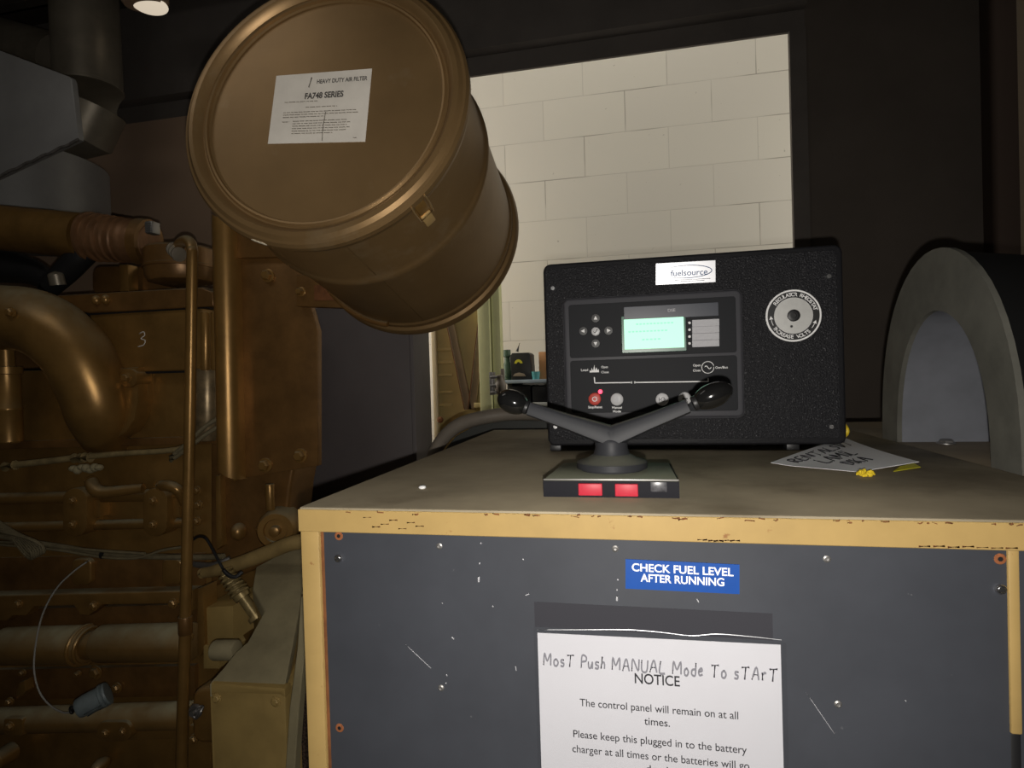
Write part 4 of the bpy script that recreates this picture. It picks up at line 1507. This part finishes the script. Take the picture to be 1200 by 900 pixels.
# tall pipe in front with collar and hose elbow on top
YV = 1.27
bm = NB()
tube(bm, [at(212, 1100, YV), at(213, 900, YV), at(217, 735, YV), at(222, 520, YV), at(225, 320, YV), at(225, 292, YV + .005), at(221, 283, YV + .02), at(213, 284, YV + .05), at(206, 294, YV + .08)],
     [.0140, .0140, .0135, .0130, .0128, .0130, .0138, .0135, .013], 20, 8)
vp = epart('vertical_pipe', bm, GOLD)
for py0, py1, r_ in ((722, 743, .0165),):
    a, b_ = at(217.5, py1, YV), at(217, py0, YV)
    bm = NB(); cyl(bm, a, b_ - a, r_, (b_ - a).length, 24, .002); epart('pipe_collar', bm, RUST if False else GOLDD, vp)
bm = NB()
for k in range(3):
    a = at(203 + 3 * k, 292 + 3 * k, YV + .07 - .01 * k)
    lathe(bm, a, (1, -.5, -.3), [(0, .012), (.001, .0185), (.005, .0185), (.006, .012)], 20)
epart('hose_clamp', bm, DARKDUCT, vp)

# ================================================================== EXHAUST PIPE WITH BELLOWS
exh = thing('exhaust_pipe', 'brown horizontal exhaust pipe with ribbed bellows above the engine', 'exhaust pipe', at(60, 300, YE + .02))
bm = NB()
A, B, C_ = at(-80, 259, YE + .0), at(100, 277, YE + .05), at(172, 284, YE + .08)
tube(bm, [A, A.lerp(B, .5), B], .0655, 36, 4)
EXM = mat('exhaust_gold', (.25, .135, .035), .45, .35, .5, var=.45, vscale=9)
obj('pipe', bm, EXM, exh)
d = (C_ - B).normalized()
Lb = (C_ - B).length
prof = [(0, .05)]
for k in range(7):
    s = Lb * (.04 + k * .125)
    rr_ = .070 - .0014 * k
    prof += [(s, .062), (s + .004, rr_), (s + .013, rr_ + .001), (s + .017, .062)]
prof += [(Lb, .055), (Lb + .01, .05)]
bm = NB(); lathe(bm, B, d, prof, 40); obj('bellows', bm, mat('bellows_brown', (.27, .135, .06), .5, .35, .5, var=.4, vscale=20), exh)
bm = NB(); lathe(bm, C_ - d * .02, d, [(0, .060), (0, .066), (.028, .066), (.028, .060)], 40); cl_ = obj('clamp_band', bm, GOLDD, exh)
bm = NB(); pp_ = at(179, 268, YE + .03); hull_box(bm, tuple(pp_ + Vector((-.012, -.015, -.016))), tuple(pp_ + Vector((.012, .015, .018))), .003)
for k in range(5):
    hull_box(bm, tuple(pp_ + Vector((-.009, -.018, -.013 + .006 * k))), tuple(pp_ + Vector((.009, -.013, -.0105 + .006 * k))))
obj('clamp_screw', bm, DSTEEL, cl_)

# ================================================================== SILVER HEAT SHIELD / SILENCER, DARK DUCT
YS = 1.55
sil = thing('exhaust_silencer', 'silver sheet-metal silencer casing in the upper left above the pipe', 'silencer', at(30, 250, YS))
bm = NB()
pxprism(bm, [(-120, 12), (0, 59), (82, 90), (84, 94), (92, 163), (0, 206), (-120, 260)], YS - .06, .018, .003, 2)
obj('shield_box', bm, SILDUCT, sil)
bm = NB()
a, b_ = at(0, 285, YS + .27), at(0, 196, YS + .27)
cx = at(100, 250, YS + .27).x - .315
lathe(bm, Vector((cx, YS + .27, a.z)), (0, 0, 1), [(0, .28), (.004, .30), (b_.z - a.z, .30), (b_.z - a.z + .004, .29), (b_.z - a.z + .02, 0)], 72)
obj('drum_shell', bm, SILDUCT, sil)
bm = NB()
p0, p1 = at(-120, 261, YS - .07), at(0, 206, YS - .07)
p2 = at(92, 164, YS - .07)
path = [p0.lerp(p1, k / 8) for k in range(8)] + [p1.lerp(p2, k / 14) for k in range(15)]
path = [p + Vector((0, 0, .002 * math.sin(k * 2.1))) for k, p in enumerate(path)]
tube(bm, path, .0045, 8, 3)
obj('rope_gasket', bm, mat('gasket', (.12, .11, .10), .8, var=.6, vscale=90), sil)
duct = thing('elbow_duct', 'dark round sheet-metal duct bending down beside the silver casing', 'duct', at(105, 180, 1.95))
YD = 1.95
r_ = .115
P0, P1, P2, P3 = at(98, -20, YD), at(104, 106, YD), at(108, 130, YD), at(96, 156, YD)
P0 = P1 + (P0 - P1) * ((ZC - .004 - .02 - P1.z) / (P0.z - P1.z))
bm = NB()
lathe(bm, P1, P0 - P1, [(0, r_), (.002, r_ + .003), (.012, r_ + .003), (.014, r_), ((P0 - P1).length, r_)], 48)
obj('straight_run', bm, DARKDUCT, duct)
bm = NB()
secs = [(P1, P0 - P1), (P2 + Vector((.0, 0, .01)), Vector((.35, .1, 1))), (P3 + Vector((-.005, 0, .0)), Vector((.8, .1, 1))), (at(78, 152, YD - .02), Vector((1, .1, .25)))]
rings = []
for c_, d_ in secs:
    _, e_, g_ = frame_of(d_)
    if rings:
        e_ = (pe - Vector(d_).normalized() * pe.dot(Vector(d_).normalized())).normalized()
        g_ = Vector(d_).normalized().cross(e_)
    pe = e_
    rings.append([bm.verts.new(c_ + (e_ * math.cos(2 * PI * k / 40) + g_ * math.sin(2 * PI * k / 40)) * r_) for k in range(40)])
for A_, B_ in zip(rings, rings[1:]):
    for k in range(40):
        bm.faces.new((A_[k], A_[(k + 1) % 40], B_[(k + 1) % 40], B_[k]))
bm.faces.new(rings[-1])
obj('gored_elbow', bm, DARKDUCT, duct, smooth=18)
bm = NB()
tube(bm, [at(-50, 39, YD + .1), at(0, 52, YD + .1), at(75, 74, YD + .05)], .105, 32, 3)
obj('side_branch', bm, DARKDUCT, duct)
# ceiling lamp
lamp = thing('ceiling_lamp', 'small round ceiling lamp at the top edge left of the gold drum', 'lamp', at(170, 6, 1.9))
c = at(171, 7, 1.9)
bm = NB(); lathe(bm, c, (.0, -.2, 1), [(0, .070), (.012, .078), (.05, .082), (.09, .06), (.10, 0)], 40); obj('shade', bm, BWALL, lamp)
bm = NB(); ellipsoid(bm, c + Vector((.012, .004, .004)), ((.062, 0, 0), (0, .060, 0), (0, 0, .016)), 32, 12); obj('diffuser', bm, BULB, lamp)
bm = NB(); cyl(bm, c + Vector((0, 0, .09)), (0, 0, 1), .012, max(.05, ZC - c.z - .09), 16); obj('stem', bm, DARKDUCT, lamp)

# ================================================================== TAN HOUSING BESIDE THE CABINET
hsg = thing('flywheel_housing', 'dusty tan cast housing with square front beside the cabinet left edge', 'housing', (-.86, 1.2, 0))
YH0 = 1.05
f_l, f_r = at(246, 800, YH0), at(334, 806, YH0)
f_r.z = f_l.z
bm = NB()
fz = f_l.z
lipz = fz - .028
# front box
hull_box(bm, (f_l.x, YH0, .05), (f_r.x, YH0 + .33, fz - .003), .004)
obj('front_box', bm, TANF, hsg)
bm = NB()
# top skin: slopes up and back; left outline steps in and out
zb2 = at(340, 652, 1.38).z
topo = [(f_l.x, YH0), (f_r.x + .002, YH0)]


def on_top(px, py):
    # plane through the front top edge rising to the back
    A_ = Vector((f_l.x, YH0, fz))
    n_ = Vector((1, 0, 0)).cross(Vector((0, 1.38 - YH0, zb2 - fz))).normalized()
    return at_plane(px, py, A_, n_)


outl = [on_top(x, y) for x, y in ((246, 800), (334, 806), (346, 742), (356, 690), (358, 636), (330, 648), (300, 664), (296, 690), (310, 716), (290, 752), (276, 764), (262, 782))]
prism(bm, outl, (0, .0, -.03), .004, 2)
obj('sloping_top', bm, DUSTY, hsg)
bm = NB()
prism(bm, [p + Vector((0, .0, -.028)) for p in outl], (0, 0, -.8))
obj('housing_body', bm, TANF, hsg)
bm = NB(); pxprism(bm, [(247, 801), (334, 807), (334, 818), (328, 814), (250, 812), (247, 815)], YH0 - .006, .02, .003, 2); obj('front_lip', bm, TANF, hsg)
for px, py in ((254, 818), (323, 822)):
    bm = NB(); bolt(bm, at(px, py, YH0), r=.008, h=.006); obj('bolt', bm, TANF, hsg)
bm = NB(); c = on_top(290, 770); cyl(bm, at(250, 762, 1.16), (1, .05, .05), .022, .06, 20, .006); obj('stub_tube', bm, DUSTY, hsg)
bm = NB(); prism(bm, [at(x, y, 1.03) for x, y in ((334, 902), (334, 1100), (343, 1100), (345, 902), (350, 830), (357, 760), (357, 700), (352, 700), (348, 760), (339, 830))], (0, .02, 0), .002, 1); obj('edge_flange', bm, DUSTY, hsg)
bm = NB(); prism(bm, [at(x, y, 1.10) for x, y in ((340, 1100), (366, 1100), (366, 750), (352, 790), (344, 850))], (0, .01, 0)); obj('mesh_guard', bm, MESH, hsg)

# sender with coil spring screwed into the housing
snd = thing('sender_unit', 'brass-coloured sender with coil spring screwed into the tan housing', 'sender', on_top(300, 724))
Y0 = 1.27
pA, pB = at(302, 725, Y0), at(262, 668, Y0)
d = (pB - pA).normalized()
Ln = (pB - pA).length
bm = NB(); lathe(bm, pA, d, [(0, .020), (.010, .020), (.010, .013), (Ln * .42, .013), (Ln * .42, .019), (Ln * .55, .020), (Ln * .55, .016), (Ln * .9, .014), (Ln, .008)], 18)
BRS = mat('old_brass', (.40, .30, .13), .4, .45, .5, var=.4, vscale=60)
obj('sender_body', bm, BRS, snd)
_, e_, g_ = frame_of(d)
bm = NB()
tube(bm, [pA + d * (Ln * (.50 + .46 * k / 60)) + (e_ * math.cos(k * .66) + g_ * math.sin(k * .66)) * (.021 - .004 * k / 60) for k in range(61)], .0036, 8, 1)
obj('coil_spring', bm, BRS, snd)
bm = NB(); tube(bm, [pB + d * .0, at(255, 655, Y0), at(246, 638, Y0 + .02), at(240, 630, Y0 + .03), at(232, 629, Y0 + .05), at(224, 634, Y0 + .06)], .0035, 10, 6); obj('lead_wire', bm, BLK, snd, label='black lead')
for k in range(1):
    bm = NB(); tube(bm, [at(262, 668, Y0 - .02), at(268, 674, Y0 - .025), at(276, 676, Y0 - .02), at(284, 670, Y0 - .01)], .005, 10, 5); obj('terminal', bm, BLK, snd)

# wiring bundle along the block
wires = thing('wire_bundle', 'dusty bundle of wires strung along the engine side with loose coil', 'wire', at(120, 660, YE - .05))
bm = NB()
tube(bm, [at(-30, 622, YE - .04), at(30, 634, YE - .04), at(80, 642, YE - .04), at(120, 649, YE - .04), at(170, 652, YE - .04), at(230, 653, YE - .04), at(262, 652, YE - .05)], .0075, 10, 6)
tube(bm, [at(-30, 636, YE - .05), at(20, 640, YE - .05), at(70, 645, YE - .05), at(120, 653, YE - .05), at(160, 654, YE - .05), at(190, 645, YE - .05), at(215, 641, YE - .05)], .0035, 10, 6)
tube(bm, [at(-30, 634, YE - .03), at(40, 637, YE - .03), at(100, 644, YE - .05), at(170, 649, YE - .05)], .004, 10, 6)
obj('strands', bm, WIRE, wires)
bm = NB()
for k in range(6):
    o_ = k * 3.2
    tube(bm, [at(-14 + o_ * .3, 604 + o_, YE - .06 - .004 * k), at(14 + o_, 622 + o_ * .5, YE - .07 - .004 * k), at(34 + o_ * .9, 642 - o_ * .2, YE - .075), at(38 + o_ * .8, 654 - o_ * .4, YE - .07), at(30 + o_ * .8, 650 - o_ * .4, YE - .06), at(14 + o_, 630, YE - .055)], .0048, 8, 6)
obj('loose_coil', bm, WIRE, wires)
bm = NB()
for px, py in ((26, 633), (121, 650)):
    lathe(bm, at(px, py, YE - .045) - Vector((.003, 0, 0)), (1, 0, 0), [(0, .008), (0, .0115), (.006, .0115), (.006, .008)], 14)
obj('cable_tie', bm, BLK, wires)
# thick hose from the block to the cabinet
bm = NB()
tube(bm, [at(236, 672, YE - .06), at(262, 666, YE - .07), at(290, 657, YE - .08), at(320, 645, YE - .09), at(345, 636, YE - .10), at(372, 634, YE - .10)], [.013, .0165, .018, .018, .018, .018], 18, 8)
hz_ = tag(obj('engine_hose', bm, mat('hose_tan', (.40, .28, .11), .55, .1, .4, var=.3, vscale=20)), 'thick tan hose running from the engine behind the cabinet edge', 'hose')
bm = NB(); tube(bm, [at(226, 661, YE - .03), at(245, 663, YE - .06), at(258, 660, YE - .06), at(270, 655, YE - .05)], .008, 12, 5)
tag(obj('short_hose_end', bm, DSTEEL), 'short metal-tipped hose end in front of the thick tan hose', 'hose')

# hanging sensor plug on a thin wire
plug = thing('sensor_plug', 'grey-blue sensor plug dangling on a thin wire before the engine', 'plug', at(108, 830, 1.26))
Y0 = 1.25
pA, pB = at(91, 831, Y0 - .01), at(127, 812, Y0 + .03)
d = (pB - pA).normalized()
Ln = (pB - pA).length
bm = NB(); lathe(bm, pA, d, [(.004, .010), (0, .013), (0, .022), (.003, .0245), (.012, .0255), (Ln * .25, .0265), (Ln * .75, .0265), (Ln * .78, .030), (Ln * .86, .030), (Ln * .88, .0275), (Ln * .93, .0295), (Ln, .0285), (Ln + .003, .0)], 36)
obj('plug_body', bm, PLUG, plug)
_, e_, g_ = frame_of(d)
bm = NB()
cyl(bm, pA - d * .004, d, .013, .012, 20, .002)
obj('socket', bm, BLK, plug)
bm = NB()
for t in (200, 245, 290, 335):
    rd_ = e_ * math.cos(math.radians(t)) + g_ * math.sin(math.radians(t))
    tube(bm, [pA + d * Ln * .2 + rd_ * .0265, pA + d * Ln * .75 + rd_ * .0268], .0028, 8)
obj('grip_ribs', bm, PLUG, plug)
bm = NB()
q = at(84, 832, Y0 - .01)
tube(bm, [q + Vector((math.cos(t) * .006, 0, math.sin(t) * .009)) for t in [2 * PI * k / 16 for k in range(17)]], .0025, 8, 1)
tube(bm, [q + Vector((.004, 0, 0)), pA + d * .002], .006, 10)
obj('loop_lug', bm, BLK, plug)
bm = NB()
tube(bm, [at(104, 657, YE - .06), at(86, 670, YE - .07), at(66, 690, YE - .08), at(50, 720, YE - .09), at(42, 755, YE - .10), at(40, 785, YE - .11), at(46, 810, YE - .12), at(58, 826, YE - .13), at(74, 835, Y0), at(86, 834, Y0 - .01)], .0022, 8, 8)
obj('thin_wire', bm, WIREG, plug)

# ================================================================== BEHIND THE CABINET
lock = thing('dark_steel_locker', 'tall dark grey steel enclosure behind the cabinet below the gold drum', 'enclosure', (-.95, 2.05, 0))
YL_ = 1.90
lx0, lx1 = at(330, 450, YL_).x, at(486, 460, YL_).x
_d = ray(505, 460)
yl1 = lx1 * _d.y / _d.x
lzt = at(440, 300, YL_).z
bm = NB(); hull_box(bm, (lx0, YL_, 0), (lx1, yl1, lzt), .003); obj('body', bm, DPAN, lock)
bm = NB(); hull_box(bm, (lx0 + .03, YL_ - .004, .10), (lx1 - .012, YL_ + .001, lzt - .03), .0015); obj('door', bm, DPAN, lock)

rad = thing('yellow_steel_frame', 'pale yellow steel frame with V-shaped braces beyond the cabinet', 'frame', (-.80, 2.85, 0))
Yy = 2.80
ya0, ya1 = at(507, 450, Yy).x, at(588, 450, Yy).x
yzt = at(550, 270, Yy).z
xm = at(563, 450, Yy).x
bm = NB(); hull_box(bm, (ya0, Yy + .03, 0), (xm, Yy + .05, yzt)); obj('back_sheet', bm, YFR, rad)
bm = NB()
hull_box(bm, (ya0, Yy, 0), (at(512, 450, Yy).x, Yy + .03, yzt), .002); obj('edge_angle', bm, mat('frame_cream', (.62, .52, .32), .4), rad)
for p0, p1 in (((528, 380), (549, 480)), ((567, 360), (553, 480))):
    a, b_ = at(*p0, Yy), at(*p1, Yy)
    dv = (a - b_)
    up_ = b_ + dv * (2.0)
    ux = Vector((.018, 0, 0))
    bm = NB(); prism(bm, [b_ - ux, b_ + ux, up_ + ux, up_ - ux], (0, .02, 0), .002, 1); obj('brace', bm, BRN, rad)
    bm = NB(); prism(bm, [b_ - ux * 1.15, b_ - ux * .95, up_ - ux * .95, up_ - ux * 1.15], (0, -.006, 0)); obj('brace_edge', bm, RUST, rad)
for py in (410, 425, 440, 460, 475):
    a = at(511, py, Yy + .02); b_ = at(530, py - 1, Yy + .02)
    bm = NB(); hull_box(bm, (a.x, Yy + .018, a.z - .008), (b_.x, Yy + .03, a.z + .008), .004); obj('louvre', bm, YFR, rad)
bm = NB(); hull_box(bm, (xm, Yy - .02, 0), (at(577, 450, Yy).x, Yy + .06, yzt), .006); obj('lime_post', bm, YGR, rad, label='lime-yellow upright')
bm = NB(); hull_box(bm, (at(578, 450, Yy).x, Yy, 0), (ya1, Yy + .06, yzt), .004); obj('lime_post', bm, YGR, rad)
for py in (475,):
    bm = NB(); hull_box(bm, (at(556, py, Yy).x, Yy - .01, at(556, py + 3, Yy).z), (at(571, py, Yy).x, Yy + .03, at(556, py - 3, Yy).z), .003); obj('cross_lug', bm, YFR, rad)
bm = NB(); bolt(bm, at(516, 492, Yy), r=.012, h=.01); obj('bolt', bm, RUST, rad)
# metal fitting in front of the lime post
fit = rad
Yt = Yy - .10
bm = NB(); lathe(bm, at(587, 462, Yt), (0, -.1, 1), [(0, .018), (.02, .026), (.045, .028), (.06, .020), (.075, .014), (.09, .014), (.09, 0)], 20); fit = obj('pipe_fitting', bm, HOSE, rad, label='small brown pipe fitting with bolts')
for py in (442, 452, 460):
    bm = NB(); cyl(bm, at(575, py, Yt - .02), (1, 0, 0), .007, .03, 10, .001); obj('bolt', bm, DSTEEL, fit)
bm = NB(); hull_box(bm, tuple(at(574, 463, Yt)), tuple(at(577, 436, Yt) + Vector((.002, .05, 0))), .001); obj('fitting_plate', bm, DSTEEL, fit)
bm = NB(); hull_box(bm, tuple(at(587, 448, Yt)), tuple(at(590, 432, Yt) + Vector((0, .02, 0))), .001); obj('fitting_tab', bm, HOSE, fit)

# grey curved duct behind the cabinet top
bm = NB()
Yg = 1.50
tube(bm, [at(500, 560, Yg), at(508, 534, Yg), at(517, 517, Yg), at(529, 504, Yg), at(545, 495, Yg), at(570, 488.5, Yg), at(600, 485, Yg + .02), at(640, 486, Yg + .05), at(680, 494, Yg + .1), at(720, 510, Yg + .12)], [.016, .017, .018, .0185, .0185, .018, .0175, .0175, .0175, .0175], 20, 8)
tag(obj('curved_hose', bm, HOSE), 'grey-brown hose arching up behind the cabinet top edge', 'hose')
bm = NB()
pts = [(508, 560), (520, 528), (534, 511), (556, 499), (600, 492), (650, 494), (700, 520), (720, 560)]
prism(bm, [at(x, y, Yg + .07) for x, y in pts], (0, .05, 0), .004, 2)
tag(obj('gap_filler', bm, mat('gap_dark', (.05, .052, .047), .6)), 'added dark guard under the arching grey hose', 'filler')  # dark slab added to stand for the dark gap below the hose

# shelf with odds and ends on the far wall
Ysf = 3.0
shf = thing('wall_shelf', 'blue-grey shelf board between the lime post and the control box', 'shelf', at(615, 449, Ysf))
a, b_ = at(591, 447, Ysf), at(660, 444, Ysf)
bm = NB(); hull_box(bm, (a.x, Ysf, a.z - .012), (b_.x + .1, YW, a.z + .006), .003); obj('board', bm, SHELFM, shf)
szt = a.z + .006
for xx in (a.x + .01, b_.x + .06):
    bm = NB(); hull_box(bm, (xx, Ysf + .02, 0), (xx + .03, YW - .01, a.z - .012), .002); obj('upright', bm, BLK, shf)
sz2 = at(620, 472, Ysf).z
bm = NB(); hull_box(bm, (a.x, Ysf, sz2 - .02), (b_.x + .1, YW, sz2), .003); obj('board', bm, mat('board_pale', (.5, .5, .48), .6), shf)
ch = thing('battery_charger', 'black box with yellow half-round dial on the far shelf', 'charger', at(609, 442, Ysf))
a, b_ = at(598, 441, Ysf + .02), at(622, 413, Ysf + .02)
bm = NB(); prism(bm, [Vector((a.x + .006, Ysf + .02, szt)), Vector((b_.x, Ysf + .02, szt)), Vector((b_.x - .004, Ysf + .02, b_.z - .01)), Vector((b_.x - .014, Ysf + .02, b_.z)), Vector((a.x + .012, Ysf + .02, b_.z)), Vector((a.x, Ysf + .02, b_.z - .02))], (0, .12, 0), .004, 2); obj('case', bm, BLK, ch)
c = at(607.5, 426, Ysf + .018)
bm = NB()
prism(bm, [c + Vector((.021 * math.cos(PI * k / 14), 0, .021 * math.sin(PI * k / 14))) for k in range(15)], (0, .004, 0)); hd = obj('yellow_dial', bm, LIME, ch)
bm = NB(); prism(bm, [c + Vector((.008 * math.cos(PI * k / 10), -.002, .008 * math.sin(PI * k / 10))) for k in range(11)], (0, .003, 0)); obj('dial_pivot', bm, BLK, hd)
bm = NB(); pxprism(bm, [(601, 441), (603, 438), (608, 436.5), (614, 438), (616, 441)], Ysf + .012, .02, .001); obj('base_plate', bm, CREAM, ch)
bm = NB(); tube(bm, [at(606, 412, Ysf + .06), at(609, 402, Ysf + .06)], [.008, .002], 10); obj('stub', bm, BLK, ch)
bm = NB()
c0 = at(595, 442, Ysf + .10); c0.z = szt
h_ = at(595, 410, Ysf + .10).z - szt
lathe(bm, c0, (0, 0, 1), [(0, .020), (.004, .023), (h_ * .5, .023), (h_ * .6, .015), (h_ * .75, .014), (h_ * .78, .02), (h_, .019), (h_, 0)], 24)
tag(obj('spray_bottle', bm, GREEN), 'dark green bottle beside the black charger on the far shelf', 'bottle')
bm = NB(); c0 = at(628, 443, Ysf + .03); c0.z = szt; lathe(bm, c0, (0, 0, 1), [(0, .018), (.02, .02), (.04, .022), (.04, .019), (.01, .017), (.01, 0)], 24)
tag(obj('teal_cup', bm, TEAL), 'small teal cup right of the charger on the far shelf', 'cup')
bm = NB(); a = at(632, 443, Ysf + .05); b_ = at(642, 412, Ysf + .05); hull_box(bm, (a.x, Ysf + .05, szt), (b_.x + .03, Ysf + .13, b_.z), .002)
tag(obj('orange_carton', bm, ORNG), 'upright orange carton at right end of the far shelf', 'carton')
for k, (x0_, x1_) in enumerate(((600, 622), (624, 648))):
    a, b_ = at(x0_, 468, Ysf + .02), at(x1_, 452, Ysf + .02)
    bm = NB()
    hull_box(bm, (a.x, Ysf + .02, sz2), (b_.x, YW - .03, b_.z), .004)
    tag(obj('black_bin', bm, CASE), 'left black bin under the blue-grey shelf board' if k == 0 else 'right black bin under the blue-grey shelf board', 'bin', 'black bins under the far shelf')
